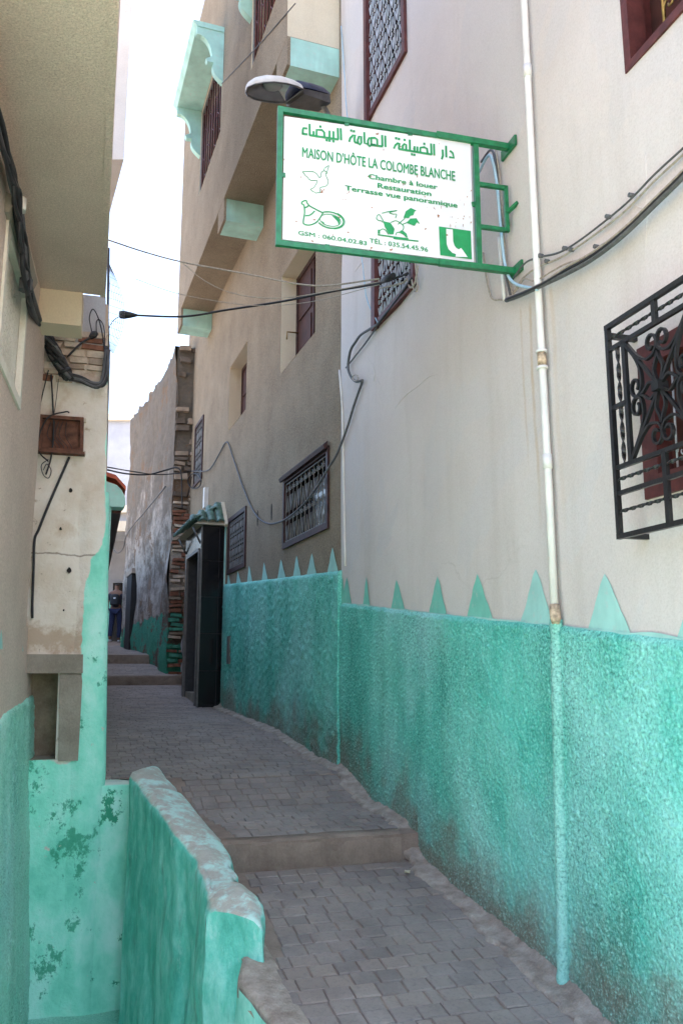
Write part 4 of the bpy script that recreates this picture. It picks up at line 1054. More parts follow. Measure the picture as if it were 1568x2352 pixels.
for i in range(ns + 1):
    s = S3E * i / ns; zt = interp(s, topW3) + .10 * noise.noise(Vector((s * 3.3, 0, 0))); r = []
    for k in range(49):
        z = lerp(-1.0, zt, k / 48); r.append(W3.p(s, z, .07 * noise.noise(Vector((s * 1.1, z * 1.1, 0))) + .03 * noise.noise(Vector((s * 4, z * 5, 3)))))
    r.append(r[-1] - W3.n * .45); rows.append(r)
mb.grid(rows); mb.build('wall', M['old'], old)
mb = MB(); mb.wbox(W3, 0.05, S3E, -1.5, 4.3, -.12, -5); mb.build('house_body', M['old'], old)
E_ = W3.p(S3E, 0, 0); E2 = aty(287.5, 1510, 27.6); E2.z = 0
mb = MB(); fp = [E_ - W3.n * .3, Vector((E2.x, E2.y, 0)), Vector((E2.x + 6, E2.y, 0)), E_ + Vector((6, -.5, 0))]
mb.hexa([p + Vector((0, 0, -1)) for p in fp] + [p + Vector((0, 0, 5.2)) for p in fp]); mb.build('hidden_light_block', M['old'], old)  # unseen mass, added to keep sun off the far alley
mb = MB(); mb.wbox(W3, dr[0], dr[1], -.6, dtop, -.05, .075); d_ = mb.build('door', M['dark'], old)  # near-black slab paints the shade of the dark doorway
mb = MB(); mb.wbox(W3, dr[0] - .1, dr[1] + .1, dtop, dtop + .1, -.05, .09); mb.build('lintel', M['stone'], d_)
# ledge along the wall
# the brick and rubble end, facing down the alley
ED = Vector((W3.n.x, W3.n.y, 0)) * -1                      # from the street corner into the block
Wq = Wall((Q0.x, Q0.y), (ED.x, ED.y), 'R')
if Wq.n.y > 0: Wq.n = -Wq.n
EWID = .62
mb = MB(); zt_e = topW3[0][1]
rows = [[Wq.p(lerp(0, EWID + .6, i / 8), lerp(-1.2, zt_e, k / 40), -.03 + .03 * noise.noise(Vector((i, k * .4, 0)))) for k in range(41)] for i in range(9)]
mb.grid(rows); end = mb.build('end_wall', M['old'], old)
rb = random.Random(12); z = -.2
bm_ = {}
while z < zt_e - .05:
    h = rb.uniform(.045, .075) if z < 2.6 else rb.uniform(.07, .13); s = rb.uniform(-.02, .02)
    if z > 2.6 and rb.random() < .35: z += h; continue
    while s < EWID:
        w = rb.uniform(.14, .3) if z < 2.6 else rb.uniform(.12, .26); w = min(w, EWID - s + .03)
        if w > .05 and rb.random() > .12:
            key = rb.choice(('brick', 'brick', 'stone', 'brick_pale')) if z < 2.4 else rb.choice(('stone', 'stone', 'stone', 'stone_dark', 'stone_dark', 'brick_pale'))
            if z < .95 and rb.random() < .4: key = 'old_green'
            kk_ = (key, rb.randrange(4))
            if kk_ not in bm_:
                q = MB(); r_ = random.Random(hash(kk_) % 77)
                pts = []
                for zz in (-.5, .5):
                    for (x, y) in ((-.5, -.5), (.5, -.5), (.5, .5), (-.5, .5)):
                        pts.append(Vector((x * r_.uniform(.82, 1), y * r_.uniform(.8, 1), zz * r_.uniform(.75, 1))))
                q.hexa(pts); me = bpy.data.meshes.new('brick'); me.from_pydata([tuple(p) for p in q.v], [], q.f); me.materials.append(M[key]); bm_[kk_] = me
            o = bpy.data.objects.new('brick', bm_[kk_]); COL.objects.link(o); o.parent = end
            P = Wq.p(s + w / 2, z + h / 2, .0) - (old.location - Vector((0, 0, EZ)))
            o.location = P; o.scale = (w * rb.uniform(.8, 1), rb.uniform(.04, .13), h * rb.uniform(.7, 1.0)); o.rotation_euler = (rb.uniform(-.1, .1), rb.uniform(-.12, .12), math.atan2(Wq.d.y, Wq.d.x) + rb.uniform(-.06, .06))
        s += w + .012
    z += h + .008
mb = MB(); rows = [[Wq.p(lerp(.22, EWID + .3, i / 6) + .06 * noise.noise(Vector((k * .3, i, 0))), lerp(-.6, .55, k / 20), .045 + .02 * noise.noise(Vector((i, k * .4, 7)))) for k in range(21)] for i in range(7)]
mb.grid(rows); mb.build('plaster_patch', M['far_white'], end)

# ------------------------------------------------------------------ far end of the alley
fw = thing('white_house', 'far white stippled house closing the alley above a dark covered passage', 'house', aty(265, 1470, 27.5))
yF = 27.5
fx0, fx1 = aty(200, 1300, yF).x, aty(330, 1300, yF).x
zp_t = aty(270, 1213, yF).z; zf_t = aty(270, 967, yF).z
mb = MB(); mb.box(fx0 - 2, fx1 + 2, yF, yF + 3, zp_t, zf_t); mb.build('wall', M['far_white'], fw)
mb = MB(); mb.box(fx0 - 2.1, fx1 + 2.1, yF - .12, yF + 3.1, zf_t, zf_t + .22); mb.build('cornice', M['far_cream'], fw)
mb = MB(); mb.box(fx0 - 2, fx1 + 2, yF - .15, yF - .002, zp_t - .12, zp_t + .22); mb.build('beam', M['far_cream'], fw)
zz0 = aty(270, 1120, yF).z
mb = MB(); mb.box(aty(262, 1130, yF).x, fx1 + 1, yF - .25, yF - .002, zz0 - .9, zz0 - .65); mb.build('ledge', M['far_cream'], fw)
pbx = aty(262, 1400, 33)
mb = MB(); mb.box(pbx.x - 4, pbx.x + 4, 33, 33.5, 0, zp_t + .6); mb.build('passage_back_wall', M['far_white'], fw)
mb = MB(); mb.box(pbx.x - 4, pbx.x + 4, 32.95, 33, 0, aty(262, 1375, 33).z); mb.build('passage_dado', M['tri_green'], fw)
mb = MB(); mb.box(pbx.x - 4.3, pbx.x + 4.3, yF + 2.9, 34, zp_t + .6, zp_t + .95); mb.build('passage_ceiling', M['far_white'], fw)
mb = MB(); mb.box(pbx.x - 4.3, pbx.x - 4, yF + 3, 33.5, -.5, zp_t + .9); mb.build('passage_side_wall', M['far_white'], fw)  # unseen side walls, added to keep sun off the passage's back wall
mb = MB(); mb.box(pbx.x + 4, pbx.x + 4.3, yF + 3, 33.5, -.5, zp_t + .9); mb.build('passage_side_wall', M['far_white'], fw)
mb = MB(); x_ = aty(283, 1400, yF).x; mb.box(x_, fx1 + 2, yF, yF + 3, -.5, zp_t); mb.build('passage_pier', M['far_white'], fw)
mb = MB(); x_ = aty(259, 1400, 32.9).x; mb.box(x_, x_ + .35, 32.8, 32.93, .6, aty(262, 1340, 33).z); mb.build('passage_door', M['dark'], fw)

# ------------------------------------------------------------------ person
PY = 24.0; PF = aty(263, 1474, PY)
zgP = zg(st(PF)[0]); 
PF = Vector((PF.x, PF.y, zgP))
hP = aty(263, 1338, PY).z - PF.z
print('person', PF, hP)
person = thing('person', 'person in dark shirt and jeans with a black backpack walking away up the alley', 'person', PF)
k_ = hP / 1.75
def skin_mesh(name, verts, edges, radii, mat, parent, sub=2):
    me = bpy.data.meshes.new(name); me.from_pydata([tuple(Vector(v) * k_) for v in verts], edges, []); me.materials.append(mat)
    o = bpy.data.objects.new(name, me); COL.objects.link(o); o.parent = parent
    o.modifiers.new('skin', 'SKIN')
    for i, r in enumerate(radii):
        rr = r if hasattr(r, '__len__') else (r, r); me.skin_vertices[0].data[i].radius = (rr[0] * k_, rr[1] * k_)
    me.skin_vertices[0].data[0].use_root = True
    sm_ = o.modifiers.new('sub', 'SUBSURF'); sm_.levels = sub; sm_.render_levels = sub
    for p in me.polygons: p.use_smooth = True
    return o
body_v = [(0, 0, .95), (0, 0, 1.12), (0, .01, 1.30), (0, .02, 1.45), (0, .02, 1.53), (0, .03, 1.60), (0, .03, 1.70),
          (.10, 0, .90), (.115, .06, .50), (.11, .02, .09), (.115, .14, .04),
          (-.10, 0, .90), (-.105, -.04, .50), (-.10, -.16, .12), (-.105, -.06, .05),
          (.19, .02, 1.42), (.25, .03, 1.15), (.27, .14, .93), (.27, .19, .85), (-.19, .02, 1.42), (-.25, -.02, 1.15), (-.26, .04, .92), (-.26, .08, .84)]
body_e = [(0, 1), (1, 2), (2, 3), (3, 4), (4, 5), (5, 6), (0, 7), (7, 8), (8, 9), (9, 10), (0, 11), (11, 12), (12, 13), (13, 14), (3, 15), (15, 16), (16, 17), (17, 18), (3, 19), (19, 20), (20, 21), (21, 22)]
rad = [(.15, .11), (.15, .10), (.17, .11), (.15, .09), .055, .075, .08, .09, .06, .045, .04, .09, .06, .045, .04, .07, .048, .035, .035, .07, .048, .035, .035]
bdy = skin_mesh('body', body_v, body_e, rad, M['skin'], person)
skin_mesh('trousers', [(0, 0, .98), (.095, 0, .90), (.115, .055, .50), (.11, .025, .10), (-.095, 0, .90), (-.105, -.035, .50), (-.10, -.15, .13)], [(0, 1), (1, 2), (2, 3), (0, 4), (4, 5), (5, 6)], [(.165, .125), .105, .078, .066, .105, .078, .066], M['jeans'], person)
skin_mesh('shirt', [(0, 0, 1.16), (0, 0, 1.0), (0, .01, 1.32), (0, .02, 1.46), (.19, .02, 1.42), (.245, .03, 1.20), (-.19, .02, 1.42), (-.245, -.015, 1.20)], [(0, 1), (0, 2), (2, 3), (3, 4), (4, 5), (3, 6), (6, 7)], [(.165, .115), (.17, .12), (.185, .12), (.15, .095), .082, .068, .082, .068], M['shirt'], person)
skin_mesh('backpack', [(0, -.17, 1.22), (0, -.16, 1.40), (0, -.17, 1.06)], [(0, 1), (0, 2)], [(.15, .10), (.12, .08), (.15, .10)], M['pack'], person)
skin_mesh('hair', [(0, .015, 1.70), (0, .02, 1.65)], [(0, 1)], [(.088, .095), (.088, .09)], M['hair'], person)
for v0, v1 in (((.11, .0, .045), (.115, .16, .03)), ((-.10, -.17, .06), (-.105, -.03, .03))):
    skin_mesh('shoe', [v0, v1], [(0, 1)], [.05, .04], M['shoe'], person)
mb = MB(); q = PF + Vector((.02, -.275, 1.27)) * k_; mb.box(q.x - .03, q.x + .03, q.y - .005, q.y, q.z - .02, q.z + .02)
mb.build('reflective_patch', M['shoe'], person)

# ------------------------------------------------------------------ left: whitewashed house with the recess
FDIR = Vector((.966, .257, 0)).normalized()
W6 = Wall((CORN.x, CORN.y), (-FDIR.x, -FDIR.y), 'L', None, .036)       # s runs leftwards from the street corner
if W6.n.y > 0: W6.n = -W6.n
S6 = 1.6
c6 = W6.p0
def wash_mat():
    m = Mat('flaking_whitewash')
    z = m.math('SUBTRACT', m.sep()[2], EZ)
    al = m.math('SUBTRACT', m.dot(tuple(W6.d), tuple(c6)), m.math('MULTIPLY', m.math('MAXIMUM', m.math('ADD', z, .7), 0.0), W6.lean))
    c = m.mix(m.ramp(m.noise(2.2, 7, .65), [(.35, 0), (.62, 1)]), (.62, .52, .42), (.76, .70, .63))
    sp = m.ramp(m.noise(9, 7, .7, seed=2.0), [(.63, 0), (.69, 1)])
    c = m.mix(m.math('MULTIPLY', sp, .75), c, (.36, .25, .16))
    c = m.mix(m.ramp(m.noise(3.1, 8, .7, (1, 1, .7), 7.0), [(.56, 0), (.66, .55)]), c, (.50, .36, .24))
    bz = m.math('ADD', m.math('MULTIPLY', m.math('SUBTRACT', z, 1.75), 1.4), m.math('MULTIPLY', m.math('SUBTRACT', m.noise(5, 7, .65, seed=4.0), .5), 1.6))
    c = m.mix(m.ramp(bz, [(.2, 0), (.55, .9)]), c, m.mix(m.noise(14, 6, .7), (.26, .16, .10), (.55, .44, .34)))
    ln = m.math('ABSOLUTE', m.math('ADD', m.math('SUBTRACT', z, .70), m.math('MULTIPLY', m.math('SUBTRACT', m.noise(6, 5, .6, seed=17.0), .5), .06)))
    c = m.mix(m.ramp(ln, [(.002, .8), (.007, 0)]), c, (.16, .11, .075))
    bs = m.math('ADD', m.math('MULTIPLY', m.math('ABSOLUTE', m.math('SUBTRACT', z, .16)), -4.0), m.math('MULTIPLY', m.noise(6, 7, .7, seed=19.0), 1.9))
    c = m.mix(m.ramp(bs, [(.45, 0), (.75, .8)]), c, (.40, .28, .19))
    c = m.mix(m.ramp(m.noise(22, 6, .7, seed=23.0), [(.66, 0), (.70, .8)]), c, (.20, .14, .095))
    # painted teal: the street corner and everything below the recess
    k = m.noise(3.2, 8, .65, (1, 1, .7))
    tc = m.ramp(k, [(.3, (.14, .58, .42)), (.48, (.28, .76, .59)), (.66, (.52, .86, .75))])
    pt = m.ramp(m.noise(3.0, 9, .78, (1, 1, .8), 3.0), [(.575, 0), (.60, .9)])
    tc = m.mix(pt, tc, m.mix(m.noise(12, 5), (.03, .24, .14), (.09, .42, .28)))
    p2 = m.ramp(m.noise(9, 8, .66, seed=13.0), [(.66, 0), (.68, 1)])
    tc = m.mix(p2, tc, (.60, .54, .46))
    nb = m.math('MULTIPLY', m.math('SUBTRACT', m.noise(7, 6, .6, (1, 1, .6), 6.0), .5), .10)
    wid = m.ramp(m.math('MULTIPLY_ADD', z, .5, .45), [(.0, .17), (.45, .155), (.6, .135), (.78, .09), (.84, .03), (.90, .0)])
    fa = m.ramp(m.math('SUBTRACT', m.math('ADD', wid, nb), al), [(.0, 0), (.006, 1)])
    zb2 = m.math('ADD', m.math('SUBTRACT', -.60, z), m.math('MULTIPLY', m.math('SUBTRACT', m.noise(6, 6, .6, seed=1.5), .5), .14))
    fb = m.ramp(zb2, [(.0, 0), (.012, 1)])
    f = m.math('MAXIMUM', fa, fb)
    c = m.mix(f, c, tc)
    n1 = m.bump(m.noise(9, 6, .6), .5, .02)
    return m.done(c, .85, m.bump(m.noise(55, 5, .65), .5, .008, n1), 0, .25)
M['wash'] = wash_mat()
wh = thing('whitewashed_house', 'flaking whitewashed house with concrete niche and teal painted corner', 'house', W6.p(.3, zg(5.9), 0))
ns0, nz0 = W6.hit(136, 1740); ns1 = S6 - .3; nzt = W6.hit(100, 1545)[1]
NI = [ns0, ns1, W6.hit(100, 1745)[1], nzt]
w6top = W6.hit(160, 690)[1]
print('W6', NI, w6top)
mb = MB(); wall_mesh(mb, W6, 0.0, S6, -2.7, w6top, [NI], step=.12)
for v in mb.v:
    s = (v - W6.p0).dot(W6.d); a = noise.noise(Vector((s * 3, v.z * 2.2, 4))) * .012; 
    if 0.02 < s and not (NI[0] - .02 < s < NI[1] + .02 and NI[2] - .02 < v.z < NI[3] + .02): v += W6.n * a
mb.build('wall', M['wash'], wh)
lb = Vector((CORN.x, CORN.y, 0)); fp = [W6.p(.16, 0, -1.0), W6.p(.16, 0, -1.0) + Vector((-.315, 1, 0)) * 20, W6.p(3.5, 0, -1.0) + Vector((-.315, 1, 0)) * 20, W6.p(3.5, 0, -1.0)]
mb = MB(); mb.hexa([p + Vector((0, 0, -2.7)) for p in fp] + [p + Vector((0, 0, 1.9)) for p in fp]); mb.build('hidden_light_block', M['wash'], wh)  # hidden mass, added to cut the open light from the left
mb = MB(); mb.wbox(W6, 0.0, NI[0] - .02, -2.7, w6top, -.014, -1.2); mb.wbox(W6, NI[0] - .02, S6, -2.7, w6top, -.36, -1.2); mb.build('house_body', M['wash'], wh)
mb = MB(); mb.wbox(W6, NI[0] - .03, NI[1] + .03, NI[2] - .05, NI[3] + .03, -.30, -.24); mb.build('niche_back', plaster('sooty_niche', (.10, .075, .05), (.30, .24, .17), 5, 0, .5, .3, .95, (.05, .04, .03), 40), wh)
jambs(W6, NI, .26, M['concrete'], wh)
l0, lz0 = W6.hit(191, 1546); lz1 = W6.hit(191, 1503)[1]
mb = MB(); mb.wbox(W6, l0, S6 - .2, lz0, lz1, -.02, .035); mb.build('lintel', M['concrete'], wh)
j0 = W6.hit(189, 1650)[0]; j1 = W6.hit(136, 1650)[0]
mb = MB(); mb.hexa([W6.p(W6.hit(180, 1748)[0], NI[2] - .01, -.02), W6.p(W6.hit(134, 1748)[0], NI[2] - .01, -.02), W6.p(W6.hit(134, 1748)[0], NI[2] - .01, .018), W6.p(W6.hit(180, 1748)[0], NI[2] - .01, .018), W6.p(j0, lz0 - .002, -.02), W6.p(W6.hit(138, 1550)[0], lz0 - .002, -.02), W6.p(W6.hit(138, 1550)[0], lz0 - .002, .018), W6.p(j0, lz0 - .002, .018)]); mb.build('door_jamb', M['concrete'], wh)
for u, v, r in ((163, 1127, .012), (160, 1310, .016), (140, 1215, .008), (147, 1402, .006)):
    s, z = W6.hit(u, v); mb = MB(); mb.prism([W6.p(s + r * cos(a) * random.uniform(.7, 1.2), z + r * 1.2 * sin(a) * random.uniform(.7, 1.2), .014) for a in [2 * pi * k / 9 for k in range(9)]], -W6.n * .03); mb.build('hole_shade_disc', M['dark'], wh)  # dark discs on the wall paint the shade of small holes
# quoin swelling on the street corner
mb = MB(); rows = []
for k in range(60):
    z = lerp(-2.3, W6.hit(230, 1130)[1], k / 59); r = []
    for i in range(9):
        a = i / 8; off = .022 * sin(pi * min(1, a * 1.1)) + .007 * noise.noise(Vector((a * 4, z * 9, 0))) + .012 * noise.noise(Vector((a * 2, z * 2.5, 5)))
        r.append(W6.p(lerp(-.02, .20, a), z, max(off, -.002) if 0 < i < 8 else -.006))
    r = [W6.p(-.02, z, -.30)] + r; rows.append(r)
mb.grid(rows); mb.build('corner_render', M['wash'], wh)
# exposed bricks below the overhang
zb0, zb1 = W6.hit(160, 880)[1], W6.hit(160, 775)[1]; z = zb0; rb = random.Random(5); bm2 = {}
ext = W6.hit(100, 830)[0]
while z < zb1 + .05:
    h = rb.uniform(.032, .05); s = rb.uniform(.0, .03)
    while s < ext + .05:
        w = rb.uniform(.10, .22); w = min(w, ext + .08 - s)
        if rb.random() > .15 and w > .04:
            kk_ = (rb.choice(('brick_pale', 'brick_pale', 'stone', 'brick')), rb.randrange(3))
            if kk_ not in bm2:
                q = MB(); r_ = random.Random(hash(kk_) % 91); q.hexa([Vector((x * r_.uniform(.85, 1), y * r_.uniform(.8, 1), zz * r_.uniform(.75, 1))) for zz in (-.5, .5) for (x, y) in ((-.5, -.5), (.5, -.5), (.5, .5), (-.5, .5))])
                me = bpy.data.meshes.new('brick'); me.from_pydata([tuple(p) for p in q.v], [], q.f); me.materials.append(M[kk_[0]]); bm2[kk_] = me
            o = bpy.data.objects.new('brick', bm2[kk_]); COL.objects.link(o); o.parent = wh
            o.location = W6.p(s + w / 2, z + h / 2, .0) - (wh.location - Vector((0, 0, EZ))); o.scale = (w, rb.uniform(.03, .075), h); o.rotation_euler = (0, rb.uniform(-.05, .05), math.atan2(W6.d.y, W6.d.x) + rb.uniform(-.04, .04))
        s += w + .008
    z += h + .007
# shallow crack line
# grey upper block behind the antenna and the bare upper storey
mb = MB(); mb.wbox(W6, .02, .22, W6.hit(220, 800)[1], w6top + .05, -.3, .01); mb.build('grey_pier', plaster('grey_pier', (.36, .35, .36), (.44, .43, .44), 3), wh)
yT = 6.6; ct = aty(285, 366, yT); cb = aty(243, 560, 8.1)
zt0 = ct.z
up_h = thing('bare_upper_storey', 'bare rendered upper storey with raw red bricks jutting over the alley', 'house', Vector((ct.x - .5, yT + .5, zt0)))
mb = MB(); fp = [(ct.x, yT), (ct.x - .75, yT + 1.8), (ct.x - 3, yT + 1.8), (ct.x - 3, yT)]
for i in range(3): pass
mb.hexa([(x, y, zt0) for x, y in fp] + [(x, y, 7.1) for x, y in fp]); mb.build('wall', M['bare_block'], up_h)
for k in range(6):
    for i in range(5):
        mb = MB(); x1 = ct.x + .0 - i * .23 - (.11 if k % 2 else 0); mb.box(x1 - .21, x1, yT - .02, yT + .12, 7.1 + k * .085, 7.1 + k * .085 + .07); mb.build('brick', M['brick'], up_h)

# annex with mint wall and small red tiled eave
CX = aty(250, 1300, 6.25); W5 = Wall((CX.x, CX.y), (-.30, 1), 'L')
ann = thing('mint_annex', 'mint painted annex with red tiled eave behind the whitewashed house', 'house', W5.p(1, zg(7), 0))
zE = aty(262, 1165, 6.25).z; zR = aty(250, 1108, 6.25).z
M['mint_rough'] = teal('mint_rough_paint', (.20, .56, .43), (.34, .68, .56), (.46, .74, .64), False, .4, .6)
mb = MB(); mb.wbox(W5, 0, 6, -2.0, zE, -.6, 0); mb.build('wall', M['mint_rough'], ann)
prof = [(0, 0), (.085, .0), (.10, .03), (.095, .08), (.07, .13), (.03, .17), (-.1, .21), (-.3, .21), (-.3, 0)]
mb = MB(); mb.prism([W5.p(-.03, zE + y, x) for x, y in prof], W5.d * .16); mb.build('cornice_end', M['mint'], ann)
mb = MB(); mb.prism([W5.p(.14, zE + y - .02, x - .02) for x, y in prof], W5.d * 5.5); mb.build('eave', M['maroon'], ann)
for i in range(14):
    mb = MB(); s0 = .0 + i * .2; rows = []
    for j, (x, y) in enumerate(((-.25, .30), (.02, .225), (.10, .14))):
        rows.append([W5.p(s0 + .1 - .09 * cos(a), zE + y + .05 * sin(a), x) for a in [pi * q / 6 for q in range(7)]] + [W5.p(s0 + .1 + .075 * cos(a), zE + y + .035 * sin(a), x) for a in [pi * q / 6 for q in range(7)]])
    rows = [r + [r[0]] for r in rows]; mb.grid(rows); mb.build('roof_tile', M['red_tile'], ann)

# ------------------------------------------------------------------ left: near house with deep overhang
zS = 2.3
PE = atz(240, 680, zS)                                      # far right corner of the soffit
s7c = W7.hit(80, 1150)[0]; s7l = W7.hit(61, 1700)[0]
nh = thing('near_left_house', 'tan comb plastered house with deep overhang, pierced screen and teal dado', 'house', W7.p(2, zg(3), 0))
sc0 = W7.hit(52, 800)[0]; z_sb = W7.hit(46, 935)[1]; z_st = W7.hit(56, 660)[1]
SCR = [sc0 - .75, sc0, z_sb, z_st]
print('W7', s7c, s7l, SCR, PE)
zn = W7.hit(66, 1440)[1]
mb = MB(); wall_mesh(mb, W7, 2.2, s7c, zn, zS, [SCR], step=.3); wall_mesh(mb, W7, 2.2, s7l, -2.7, zn, [], step=.3)
mb.build('wall', M['left_tan'], nh)
mb = MB()
mb.wbox(W7, 2.2, s7c, zn, zS, -.34, -3.5); mb.wbox(W7, s7c - .3, s7c, zn + .001, zS, -.003, -.34); mb.wbox(W7, 2.2, 2.4, zn + .001, zS, -.003, -.34); mb.wbox(W7, 2.2, s7l, -2.7, zn - .001, -.003, -3.5); mb.build('house_body', M['left_tan'], nh)
eD = Vector((-.30, 1, 0)).normalized(); WE = Wall((PE.x, PE.y), (-.30, 1), 'L')
mb = MB()
cor = [WE.p(-3.2, 0, 0), WE.p(0, 0, 0), WE.p(0, 0, -4), WE.p(-3.2, 0, -4)]
mb.hexa([p + Vector((0, 0, zS)) for p in cor] + [p + Vector((0, 0, 4.9)) for p in cor]); mb.build('overhang', M['left_tan'], nh)
mb = MB(); mb.wbox(WE, -3.2, .01, zS - .006, zS + .3, -.025, .008); mb.build('overhang_edge', M['left_tan'], nh)
# corbel
ca, cb_ = aty(93, 640, PE.y - .12), aty(193, 640, PE.y - .05)
WC = Wall((cb_.x, cb_.y), (ca.x - cb_.x, ca.y - cb_.y), 'L')
if WC.n.y > 0: WC.n = -WC.n
cw_ = (Vector((ca.x, ca.y, 0)) - Vector((cb_.x, cb_.y, 0))).length; zc_b = WC.hit(150, 745)[1]
mb = MB(); mb.wbox(WC, 0, cw_ + .1, zc_b, zS - .001, -.22, 0); mb.build('corbel', M['reveal'], nh)
# pierced plaster screen
a, b, c, d = SCR; jambs(W7, SCR, .14, M['claustra'], nh)
frm = frame(W7, a - .03, b + .02, c - .03, d + .02, .05, -.02, .012, 'screen_frame', M['claustra'], nh)
pane(W7, a, b, c, d, -.16, 'screen_back', M['dark'], frm)
mb = MB(); n1_, n2_ = 9, 15
for i in range(n1_):
    for k in range(n2_):
        s = lerp(a, b, (i + .5) / n1_); z = lerp(c, d, (k + .5) / n2_); R = (b - a) / n1_ * .52
        ring_ = [W7.p(s + R * cos(q), z + R * .85 * sin(q), -.03) for q in [2 * pi * j / 8 for j in range(9)]]
        mb.tube(ring_, .010, 5, False)
        if (i + k) % 3: mb.tube([W7.p(s - R, z - R * .6, -.035), W7.p(s + R, z + R * .6, -.035)], .011, 5, False)
mb.build('pierced_screen', M['claustra'], frm)
mb = MB(); mb.hexa([W7.p(a - .1, d + .02, 0), W7.p(b + .04, d + .02, 0), W7.p(b + .04, d + .02, .02), W7.p(a - .1, d + .02, .02), W7.p(a - .1, d + .12, 0), W7.p(b + .04, d + .12, 0), W7.p(b + .04, d + .10, .05), W7.p(a - .1, d + .10, .05)]); mb.build('screen_hood', M['concrete'], frm)
# dado
zdl = W7.hit(58, 1600, .015)[1]; zdl0 = W7.hit(5, 1640, .015)[1]; sdl0 = W7.hit(5, 1640, .015)[0]
dl = lambda s: interp(s, [(sdl0 - 1, zdl0 - .15), (sdl0, zdl0), (s7l, zdl)])
dado(W7, max(2.2, sdl0 - 1.2), s7l + .005, dl, lambda s: -2.55, .011, .008, 'dado', M['teal_left'], nh, .02)
teeth(W7, [(4, 1445, (-14, 20)), (53, 1482, (47, 60))], dl, M['tri'], nh, .006)

# ------------------------------------------------------------------ teal parapet beside the street and the sunk court
# the far end is built into the whitewashed house
pi_ = [pi_[0] + (pi_[0] - pi_[1]) * .6 + Vector((0, 0, 0))] + pi_; po_ = [po_[0] + (po_[0] - po_[1]) * .55] + po_
PI, PO_ = catmull(pi_, 18), catmull(po_, 18)
par = thing('parapet_wall', 'low teal parapet with worn pale top curving between street and sunk court', 'wall', Vector((PI[-1].x, PI[-1].y, -2.4)))
def par_mat():
    m = Mat('worn_teal_parapet'); z = m.sep()[2]; nrm = m.n('ShaderNodeNewGeometry').outputs['Normal']; nz = m.sep(nrm)[2]
    k = m.noise(4.5, 9, .72, (1.1, 1.1, .75)); c = m.ramp(k, [(.3, (.05, .33, .26)), (.47, (.14, .53, .44)), (.68, (.40, .74, .68))])
    st_ = m.ramp(m.noise(5, 8, .7, (2, 2, .5), 3.0), [(.54, 0), (.70, 1)]); c = m.mix(m.math('MULTIPLY', st_, .6), c, (.10, .17, .13))
    fl = m.ramp(m.noise(15, 7, .7, (1, 1, .6), 8.0), [(.58, 0), (.66, 1)]); c = m.mix(m.math('MULTIPLY', fl, .45), c, (.48, .70, .67))
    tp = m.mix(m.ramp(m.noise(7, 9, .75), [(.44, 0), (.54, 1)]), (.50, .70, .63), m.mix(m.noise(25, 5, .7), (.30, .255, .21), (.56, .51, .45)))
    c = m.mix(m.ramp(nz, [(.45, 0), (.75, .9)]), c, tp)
    n1 = m.bump(m.noise(14, 6, .65, (1, 1, .6)), .6, .02)
    return m.done(c, .65, m.bump(m.noise(70, 5, .65), .4, .006, n1), 0, .35)
M['parapet'] = par_mat()
mb = MB(); rows = []
NL = len(PI)
for i in range(NL):
    a, b = PI[i], PO_[i]; ac = (b - a); ac.z = 0; wd_ = ac.length; ac.normalize(); prof = []
    zb_i, zb_o = -2.75, zg(st(b)[0]) - .15
    for k in range(26): prof.append((0, lerp(zb_i, a.z - .045, k / 25)))
    prof += [(.006, a.z - .022), (.020, a.z - .007), (.04, a.z)]
    prof += [(lerp(.04, wd_ - .045, k / 6), a.z + .010 * sin(pi * k / 6)) for k in range(1, 6)]
    prof += [(wd_ - .045, a.z), (wd_ - .02, a.z - .009), (wd_ - .004, a.z - .026)]
    prof += [(wd_ + .015 * k / 5, lerp(a.z - .05, zb_o, k / 5)) for k in range(6)]
    r = []
    for x, z in prof:
        P = Vector((a.x, a.y, 0)) + ac * x; P.z = z
        nn = noise.noise(Vector((P.x * 7, P.y * 7, z * 5))) * .026 + noise.noise(Vector((P.x * 2.6, P.y * 2.6, z * 2))) * .034 + noise.noise(Vector((P.x * 19, P.y * 19, z * 14))) * .008
        top_ = .03 < x < wd_ - .02 and z > a.z - .01
        r.append(P + (Vector((0, 0, nn * .7)) if top_ else (-ac if x < wd_ / 2 else ac) * nn))
    rows.append(r)
# rounded near end
fw_ = (PI[-1] - PI[-3]); fw_.z = 0; fw_.normalize()
last = rows[-1]; cen = sum(last, Vector()) / len(last)
for d_, sc2 in ((.018, .985), (.032, .95)):
    rows.append([Vector((lerp(cen.x, p.x, sc2), lerp(cen.y, p.y, sc2), p.z - (1 - sc2) * .25)) + fw_ * d_ for p in last])
ids = mb.grid(rows)
ca_ = rows[-1]
